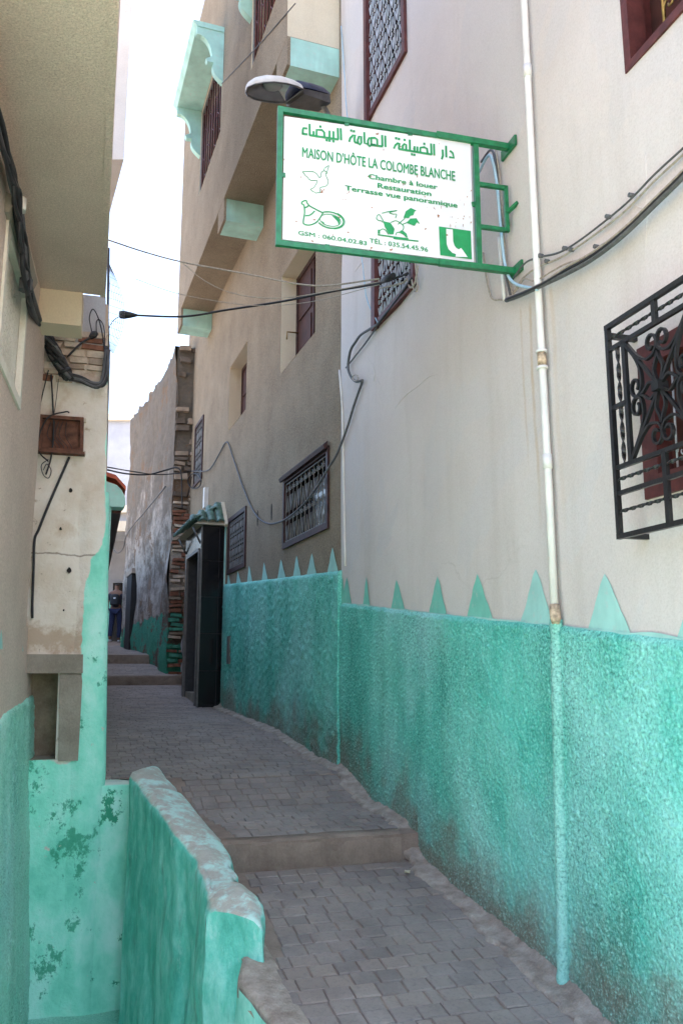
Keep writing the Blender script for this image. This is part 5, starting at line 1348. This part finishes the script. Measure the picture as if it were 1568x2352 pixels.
# near end cap as a grid between inner and outer side
ncap = 40; L_ = ca_[:29]; Rr = ca_[-9:]
zlo = -2.75
def side(arr, z):
    best = min(arr, key=lambda p: abs(p.z - z)); return best
zt_c = ca_[30].z
cap = []
inn_t = [(p.z, p) for p in ca_[:26]]; out_t = sorted([(p.z, p) for p in ca_[-6:]], key=lambda q: q[0])
def at_z(tab, z):
    if z <= tab[0][0]: p = tab[0][1].copy(); p.z = z; return p
    for (a, p), (b, q) in zip(tab, tab[1:]):
        if z <= b: return p.lerp(q, (z - a) / max(b - a, 1e-6))
    p = tab[-1][1].copy(); return p
zi, zo = inn_t[-1][0], out_t[-1][0]
topc = ca_[26:-6]                                        # rounded shoulder and top of the last section
for k in range(ncap + 1):
    f_z = k / ncap; row_ = []
    for j in range(len(topc)):
        f = j / (len(topc) - 1); A_ = at_z(inn_t, lerp(zi, zlo, f_z)); B_ = at_z(out_t, lerp(zo, zlo, f_z))
        if k == 0: P = topc[j].copy()
        else:
            P = A_.lerp(B_, f); wgt = sin(pi * f) ** .6; dz = zi - P.z
            nn = noise.noise(Vector((P.x * 9, P.y * 9, P.z * 7))) * .03 + noise.noise(Vector((P.x * 3, P.y * 3, P.z * 2.5))) * .04 + noise.noise(Vector((P.x * 22, P.y * 22, P.z * 18))) * .008
            P += fw_ * wgt * (.035 * min(1, f_z * 6) + nn + .16 * max(0, min(.35, dz - .08)) * f)
        row_.append(P)
    cap.append(row_)
mb.grid(cap)
mb.build('wall', M['parapet'], par)
def ret_mat():
    m = Mat('teal_return_paint'); nz = m.sep(m.n('ShaderNodeNewGeometry').outputs['Normal'])[2]
    k = m.noise(3.2, 8, .65, (1, 1, .7)); c = m.ramp(k, [(.3, (.14, .58, .42)), (.48, (.28, .76, .59)), (.66, (.52, .86, .75))])
    pt = m.ramp(m.noise(3.0, 9, .78, (1, 1, .8), 3.0), [(.585, 0), (.60, 1)]); c = m.mix(pt, c, (.045, .30, .18))
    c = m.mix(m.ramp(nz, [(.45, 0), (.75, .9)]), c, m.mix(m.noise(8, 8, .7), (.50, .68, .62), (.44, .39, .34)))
    return m.done(c, .8, m.bump(m.noise(40, 6, .65), .5, .012), 0, .25)
M['wash_ret'] = ret_mat()
# return of the parapet along the front of the whitewashed house
sr_ = W6.hit(322, 1900)[0]; zr_ = W6.hit(300, 1797)[1]
mb = MB(); rows = []
for i in range(13):
    s = lerp(.0, sr_ - .03, i / 12); r = []
    for k in range(41):
        z = lerp(-2.75, zr_ - .02, k / 40); r.append(W6.p(s, z, .012 * noise.noise(Vector((s * 5, z * 3, 2))) + .004))
    r += [W6.p(s, zr_ - .006, -.01), W6.p(s, zr_, -.03)] + [W6.p(s, zr_ + .012 * noise.noise(Vector((s * 8, q, 3))), -q) for q in (.06, .12, .18, .25)] + [W6.p(s, zr_ - .03, -.27), W6.p(s, zr_ - .5, -.27)]
    rows.append(r)
mb.grid(rows); mb.build('return_wall', M['wash_ret'], par)
# retaining face below the open edge of the street
mb = MB(); rows = []; H = []
e_ = st(P1)
for i in range(50):
    s = lerp(-1.0, e_[0] + .06, i / 49); t = tl(s) + .006; r = []
    for k in range(21):
        z = lerp(-2.75, zg(s) - .012, k / 20); P = W1.p0 + W1.d * s + W1.n * (t + .018 * noise.noise(Vector((s * 5, z * 4, 0))) + .03 * (1 - k / 20)); P.z = z; r.append(P)
    rows.append(r)
mb.grid(rows); mb.build('retaining_face', M['parapet'], par)
# sunk court floor
zcf = W6.hit(240, 2325)[1]
mb = MB(); rows = []
for i in range(25):
    y = lerp(-3, 5.6, i / 24); rows.append([Vector((lerp(-2.6, .9, k / 16), y, zcf + .02 * noise.noise(Vector((k * .5, y * 2, 0))) - .02 * (5.3 - y))) for k in range(17)])
mb.grid(rows)
struct(mb.build('courtyard_floor', teal('painted_court_floor', (.10, .40, .28), (.20, .54, .42), (.34, .62, .52), False, .4, .7)))

# ------------------------------------------------------------------ meter box, antenna, cables
ms0, mz0 = W6.hit(192, 1045); ms1, mz1 = W6.hit(92, 957)
box_t = thing('meter_box', 'open rusty brown meter box trailing black wires on the whitewashed wall', 'meter box', W6.p(.5 * (ms0 + ms1), mz0, 0))
fr = frame(W6, ms0, ms1, mz0, mz1, .022, .0, .06, 'rim', M['rust_box'], box_t)
mb = MB(); mb.wbox(W6, ms0 + .01, ms1 - .01, mz0 + .01, mz1 - .01, .0, .02); mb.build('back_plate', M['rust_box'], box_t)
mb = MB(); mb.wbox(W6, ms0 - .01, ms1 + .01, mz0 - .012, mz0 + .004, .0, .075); mb.build('lower_lip', M['rust_box'], box_t)
for s in (ms0 + .0, ms1 - .0):
    for z in (mz0 + .01, mz1 - .01):
        mb = MB(); mb.wbox(W6, s - .014, s + .014, z - .012, z + .012, .0, .03); mb.build('lug', M['brick_pale'], box_t)
mb = MB(); w6 = lambda u, v, o: W6.p(*W6.hit(u, v, o), o)
for k in range(5):
    mb.tube(catmull([w6(118 + k * 9, 968, .03), w6(110 + 10 * k + random.uniform(-6, 6), 1000, .05), w6(128 + 9 * k, 1025, .04), w6(120 + 12 * k, 1038, .035)], 5), .0022, 4)
mb.build('inner_wires', M['cable_black'], box_t)
def cable(name, pts, r, mat, label, cat='cable', n=6, sub=6, smooth=True, group=None, clips=None):
    mb = MB(); P = catmull(pts, sub) if smooth else pts; mb.tube(P, r, n); o = mb.build(name, M[mat]); tag(o, label, cat, group)
    return o
def wpt(W, lst, off): return [W.p(*W.hit(u, v, off), off) for u, v in lst]
# wires at the box
cable('wire', wpt(W6, [(118, 860), (122, 930), (124, 990), (118, 1050), (106, 1090)], .05), .006, 'cable_black', 'thick black wire dropping straight through the open meter box')
cable('wire', wpt(W6, [(112, 850), (95, 920), (88, 960)], .04), .004, 'cable_black', 'black wire slanting from the cable bundle to the left of the meter box')
cable('wire', wpt(W6, [(135, 870), (128, 930), (122, 962)], .05), .0025, 'cable_black', 'thin black wire from the cable bundle to the top of the meter box')
cable('wire', wpt(W6, [(160, 948), (150, 946), (110, 960), (88, 1010), (92, 1040), (112, 1060)], .06), .005, 'cable_black', 'black wire looping round the left side of the meter box')
cable('wire', wpt(W6, [(112, 1055), (96, 1068), (100, 1090), (112, 1098), (118, 1080), (108, 1066), (100, 1080)], .05), .003, 'cable_black', 'small coil of wire hanging below the meter box')
cable('conduit', wpt(W6, [(160, 1050), (140, 1095), (112, 1160), (90, 1215), (80, 1240), (78, 1300), (75, 1380), (75, 1420)], .02), .009, 'cable_black', 'black conduit running from the meter box down behind the tan corner')
# big bundle on the near left house and across to the street corner
bun = thing('cable_bundle', 'thick bundle of dark cables hanging under the left overhang', 'cable bundle', W7.p(3, 1.5, .05))
rbn = random.Random(3)
for k in range(11):
    o = .04 + .03 * rbn.random()
    jit = lambda: rbn.uniform(-8, 8)
    p1 = [W7.p(*W7.hit(u + jit(), v + jit() * 2, o), o) for u, v in ((-40, 130), (0, 300), (28, 400), (42, 460), (52, 560), (62, 640), (74, 700))]
    p2 = [W6.p(*W6.hit(u + jit() * .6, v + jit() * .8, .12), .12) for u, v in ((98, 760), (120, 815), (150, 860), (185, 872), (222, 884), (240, 868), (246, 800))]
    mb = MB(); mb.tube(catmull(p1 + p2, 5), .009 if k < 6 else .013, 6); mb.build('strand', M['cable_black' if k % 3 else 'cable_grey'], bun)
for u, v in ((44, 470), (60, 655)):
    mb = MB(); P = W7.p(*W7.hit(u, v, .05), .05); mb.tube([P + Vector((0, 0, -.03)), P + Vector((0, 0, .03))], .035, 8); mb.build('tie', M['cable_grey' if v > 500 else 'lamp_white'], bun)
for k in range(8):
    ph_ = k * .9; pts = []
    for q in range(15):
        f = q / 14; rr_ = .028 + .014 * sin(pi * f); P = lerp(w6(84, 735, .13), w6(160, 872, .11), f); an = ph_ + 4.5 * f
        pts.append(P + W6.d * rr_ * cos(an) + W6.n * rr_ * sin(an))
    mb = MB(); mb.tube(pts, .012, 6); mb.build('strand', M['cable_black' if k % 4 else 'cable_grey'], bun)
for k in range(5):
    f = .15 + .18 * k; P = lerp(w6(84, 735, .13), w6(160, 872, .11), f); ax = (w6(160, 872, .11) - w6(84, 735, .13)).normalized()
    mb = MB(); mb.tube([P - ax * .012, P + ax * .012], .048, 9); mb.build('tape', M['cable_black'], bun)
cable('wire', [w6(155, 820, .05), w6(185, 790, .06), w6(214, 772, .06)], .007, 'cable_black', 'black wire rising to the insulator on the grey pier')
mb = MB(); mb.tube([w6(208, 776, .06), w6(216, 768, .06), w6(224, 764, .06)], [.016, .026, .016], 8); tag(mb.build('insulator', M['cable_black']), 'black insulator knob fixed to the grey pier below the overhang', 'insulator')
cable('wire', [w6(212, 765, .06), w6(206, 730, .06), w6(214, 710, .06), w6(226, 730, .06), w6(236, 770, .05), w6(243, 830, .05)], .004, 'cable_black', 'thin black wire looping over the grey pier')
cable('wire', [w6(222, 765, .06), w6(222, 740, .06), w6(230, 735, .06), w6(240, 760, .05), w6(241, 850, .05)], .004, 'cable_black', 'thin black wire bending from the insulator towards the corner')
# wire mesh reflector (aerial)
ant = thing('mesh_aerial', 'curved wire mesh aerial beside the street corner under the overhang', 'aerial', aty(250, 800, 5.6))
YA = 5.7
def ap(f, g): # f up, g across
    v = lerp(800, 600, f); bow = 34 * sin(pi * min(1, max(0, f * .9 + .08)))
    u = lerp(249, 252 + bow * 1.0, g); P = aty(u, v + 12 * g, YA + .10 * sin(pi * g)); return P
for k in range(9):
    mb = MB(); mb.tube([ap(j / 12, k / 8) for j in range(13)], .0019, 4); mb.build('rod', M['antenna'], ant)
for k in range(13):
    mb = MB(); mb.tube([ap(k / 12, j / 6) for j in range(7)], .0013, 4); mb.build('cross_wire', M['antenna'], ant)
mb = MB(); mb.tube([aty(250, 570, YA), aty(246, 880, YA)], .010, 6); mb.build('mast', M['cable_black'], ant)
# the black span cable across the alley
WB = W1.p(*W1.hit(935, 628, .04), .04); WB2 = W1.p(*W1.hit(868, 650, .1), .1)
EA = aty(285, 723, 5.9)
span = [EA, aty(420, 727, 6.0), aty(520, 712, 5.9), aty(650, 692, 5.7), aty(770, 668, 5.45), WB2, WB]
cable('span_cable', span, .008, 'cable_black', 'thick black cable spanning the alley from the aerial to the lattice window', sub=8)
mb = MB(); mb.tube([EA + Vector((-.03, 0, 0)), EA + Vector((.0, 0, 0)), EA + Vector((.05, 0, -.002)), EA + Vector((.10, 0, -.004))], [.03, .034, .024, .01], 8); tag(mb.build('strain_clamp', M['cable_black']), 'black strain clamp holding the span cable at the aerial', 'clamp')
cable('span_wire', [EA, aty(262, 735, 5.75), aty(247, 760, 5.6)], .003, 'cable_black', 'short black wire between the strain clamp and the aerial mast')
cable('span_wire', [aty(240, 548, 5.2), aty(330, 578, 5.6), aty(420, 602, 5.7), aty(560, 628, 5.6), aty(720, 656, 5.4), WB2 + Vector((0, 0, .03))], .006, 'cable_pale', 'pale grey wire running straight above the other span cables')
cable('span_wire', [aty(420, 604, 5.7), aty(470, 645, 5.7), aty(540, 675, 5.7), aty(640, 685, 5.6), aty(760, 668, 5.4), WB2 + Vector((0, 0, .01))], .003, 'cable_pale', 'thin pale wire sagging below the straight span wire')
cable('span_wire', [aty(310, 640, 5.8), aty(400, 672, 5.8), aty(500, 692, 5.8), aty(600, 702, 5.7), aty(720, 692, 5.5), WB2 - Vector((0, 0, .01))], .0025, 'cable_pale', 'thinnest pale wire sagging lowest towards the black span cable')
mb = MB(); q = W1.p(*W1.hit(875, 645, .1), .1); q2 = W1.p(*W1.hit(900, 632, .09), .09); mb.tube([q, lerp(q, q2, .5), q2], [.012, .026, .018], 8); tag(mb.build('cable_splice', M['cable_black']), 'black taped cable splice in front of the lattice window', 'splice')
# cables round the lattice window and down the wall
w1 = lambda u, v, o=.02: W1.p(*W1.hit(u, v, o), o)
w2 = lambda u, v, o=.02: W2.p(*W2.hit(u, v, o), o)
cable('wall_cable', [w1(945, 640, .03), w1(920, 672, .03), w1(895, 705, .03), w1(868, 745, .03)], .010, 'cable_black', 'thick black cable slanting along the sill of the lattice window')
cable('wall_cable', [w1(960, 610, .03), w1(952, 650, .03), w1(940, 660, .03), w1(932, 640, .03), w1(920, 650, .04), w1(870, 662, .06)], .006, 'cable_pale', 'pale cable hanging in a loop beside the lattice window')
cable('wall_cable', [w1(953, 600, .03), w1(958, 660, .03), w1(950, 668, .03), w1(944, 640, .03)], .005, 'cable_pale', 'second pale cable hooked down beside the lattice window')
cable('wall_cable', [w1(868, 745, .03), w1(850, 757, .03), w1(830, 770, .03), w1(818, 785, .03), w1(806, 805, .03), w1(800, 840, .03), w1(805, 862, .035), w1(818, 876, .03), w1(834, 874, .03)], .010, 'cable_grey', 'grey cable curling down the wall from the lattice window')
cable('wall_cable', [w1(866, 752, .02), w1(840, 790, .02), w1(815, 820, .02), w1(795, 845, .02)], .006, 'cable_grey', 'short straight grey cable from the window sill to the house joint')
cable('wall_cable', [w1(822, 868, .05)] + [w1(818 + 7 * cos(a), 868 + 7 * sin(a), .05) for a in [k * .7 for k in range(9)]], .004, 'cable_pale', 'tiny pale coil where the grey cable turns on the wall')
cable('wall_cable', [w1(834, 876, .02), w1(815, 930, .02), w1(796, 985, .02), w2(775, 1040, .03), w2(756, 1072, .04), w2(720, 1130, .05), w2(690, 1165, .05), w2(655, 1193, .04), w2(625, 1203, .03), w2(605, 1198, .02), w2(590, 1185, .02), w2(575, 1160, .02), w2(555, 1110, .02), w2(535, 1050, .02), w2(521, 1015, .02), w2(505, 1040, .02), w2(488, 1070, .03), w2(472, 1082, .03), w2(440, 1082, .04)], .009, 'cable_grey', 'long grey cable sagging across the lower lattice window and tan wall')
cable('wall_cable', [w2(447 + 15 * cos(a), 1105 + 17 * sin(a), .05) for a in [k * .42 for k in range(17)]], .010, 'cable_black', 'coil of spare black cable hanging on the tan wall')
cable('wall_cable', [w2(440, 1095, .04), w2(436, 1120, .04), w2(428, 1150, .04), w2(424, 1162, .04)], .008, 'cable_black', 'black cable tail hanging beside the spare coil')
ye = 12.6
cable('span_cable', [aty(242, 1078, 9.5), aty(290, 1088, 11.5), aty(340, 1090, 12.3), aty(380, 1080, 12.6), aty(405, 1074, 12.6), aty(416, 1086, 12.6), aty(418, 1130, 12.6), aty(419, 1168, 12.6)], .012, 'cable_black', 'black cable crossing the far alley and dropping by the brick corner')
cable('span_cable', [aty(242, 1072, 9.5), aty(300, 1082, 11.5), aty(360, 1090, 12.4), aty(420, 1086, 12.5), w2(440, 1082, .04)], .009, 'cable_black', 'second black cable crossing the far alley to the tan wall')
cable('wall_cable', [W3.p(*W3.hit(u, v, .09), .09) for u, v in ((380, 1118), (350, 1155), (325, 1185), (305, 1208), (290, 1232), (284, 1258))] + [aty(272, 1270, 22), aty(262, 1262, 24), aty(258, 1240, 26)], .013, 'cable_grey', 'grey cable slanting along the weathered wall to the dark passage')
cable('cord', [w2(783, 60, .01), w1(790, 180, .02), w1(795, 270, .02), w1(835, 620, .03), w1(845, 690, .02), w1(868, 742, .03)], .004, 'cable_blue', 'pale blue cord hanging down the joint between the two houses', smooth=True)
cable('wall_cable', [W2.p(*W2.hit(u, v, OD + .005), OD + .005) for u, v in ((505, 197), (560, 140), (620, 75), (678, 8))], .005, 'cable_grey', 'thin grey wire slanting across the overhanging storey', smooth=False)
cable('wall_cable', [w2(779, 850, .01), w2(786, 950, .012), w2(789, 1100, .012), w2(792, 1300, .012)], .007, 'pipe', 'white conduit running down the joint between the tan and cream walls')
# right-hand wall: bundle rising to the edge of the picture
low_b = [(1162, 690), (1200, 676), (1246, 655), (1300, 628), (1360, 594), (1430, 540), (1500, 470), (1568, 400), (1640, 320), (1760, 170), (1930, -60)]
for k, (dv, o, r, mt, lab) in enumerate(((0, .05, .010, 'cable_grey', 'thick grey cable lowest in the bundle across the cream wall'), (-8, .055, .007, 'cable_black', 'dark cable resting on the thick grey cable on the cream wall'), (-15, .05, .006, 'cable_pale', 'pale cable topmost in the clamped bundle across the cream wall'))):
    sag = [(u, v + dv * (1 if 2 < i else .3)) for i, (u, v) in enumerate(low_b)]
    cable('wall_cable', [w1(u, v, o) for u, v in sag], r, mt, lab)
cable('wall_cable', [w1(u, v, .03) for u, v in ((1178, 640), (1205, 606), (1235, 592), (1300, 572), (1420, 480), (1500, 400), (1568, 335), (1640, 265), (1760, 130), (1930, -90))], .0045, 'cable_grey', 'thin grey wire clipped highest across the cream wall')
cable('wall_cable', [w1(u, v, .02) for u, v in ((1170, 690), (1200, 640), (1240, 612), (1300, 584), (1420, 495), (1500, 415), (1568, 350), (1640, 280), (1760, 146), (1930, -74))], .0045, 'cable_pale', 'thin beige wire clipped just below the highest grey wire')
cable('wall_cable', [w1(u, v, .03) for u, v in ((1165, 692), (1190, 660), (1205, 640), (1230, 645), (1270, 622), (1300, 605), (1340, 592), (1380, 562), (1420, 540), (1445, 530))], .004, 'cable_pale', 'wavy beige wire between the clipped wires and the thick bundle')
for i, (u, v) in enumerate(((1248, 588), (1302, 571), (1398, 498), (1452, 449), (1262, 601), (1316, 574), (1372, 567))):
    mb = MB(); P = w1(u, v, .015); mb.tube([P, P + W1.n * .02], .009, 6); mb.build('cable_clip', M['cable_grey']); o = bpy.data.objects[-1] if False else COL.objects[-1]
    tag(o, 'small dark clip pinning thin wires to the cream wall', 'clip', 'wire clips on the cream wall')
# cables dropping beside the sign bracket
cable('wall_cable', [w1(1100, 395, .05), w1(1118, 362, .05), w1(1130, 362, .05), w1(1142, 420, .04), w1(1150, 520, .04), w1(1160, 610, .04), w1(1180, 650, .04), w1(1235, 665, .05)], .007, 'cable_blue', 'pale blue cable arching behind the sign bracket')
cable('wall_cable', [w1(1104, 372, .03), w1(1128, 345, .03), w1(1140, 380, .03), w1(1148, 500, .03), w1(1160, 620, .03), w1(1172, 680, .03)], .006, 'cable_grey', 'grey cable arching highest behind the sign bracket')
cable('wall_cable', [w1(1140, 345, .02), w1(1150, 420, .02), w1(1158, 560, .02), w1(1170, 650, .02), w1(1178, 676, .02)], .005, 'cable_pale', 'pale cable dropping closest to the wall plates of the sign')
cable('conduit', [w1(1146, 545, .02), w1(1150, 600, .02), w1(1158, 690, .02)], .009, 'pipe', 'short white conduit below the sign bracket')
cable('wall_cable', [w1(1108, 580, .02), w1(1116, 640, .02), w1(1128, 684, .02), w1(1150, 688, .02), w1(1168, 690, .02)], .005, 'cable_pale', 'pale cable dropping in an angle under the end of the sign')
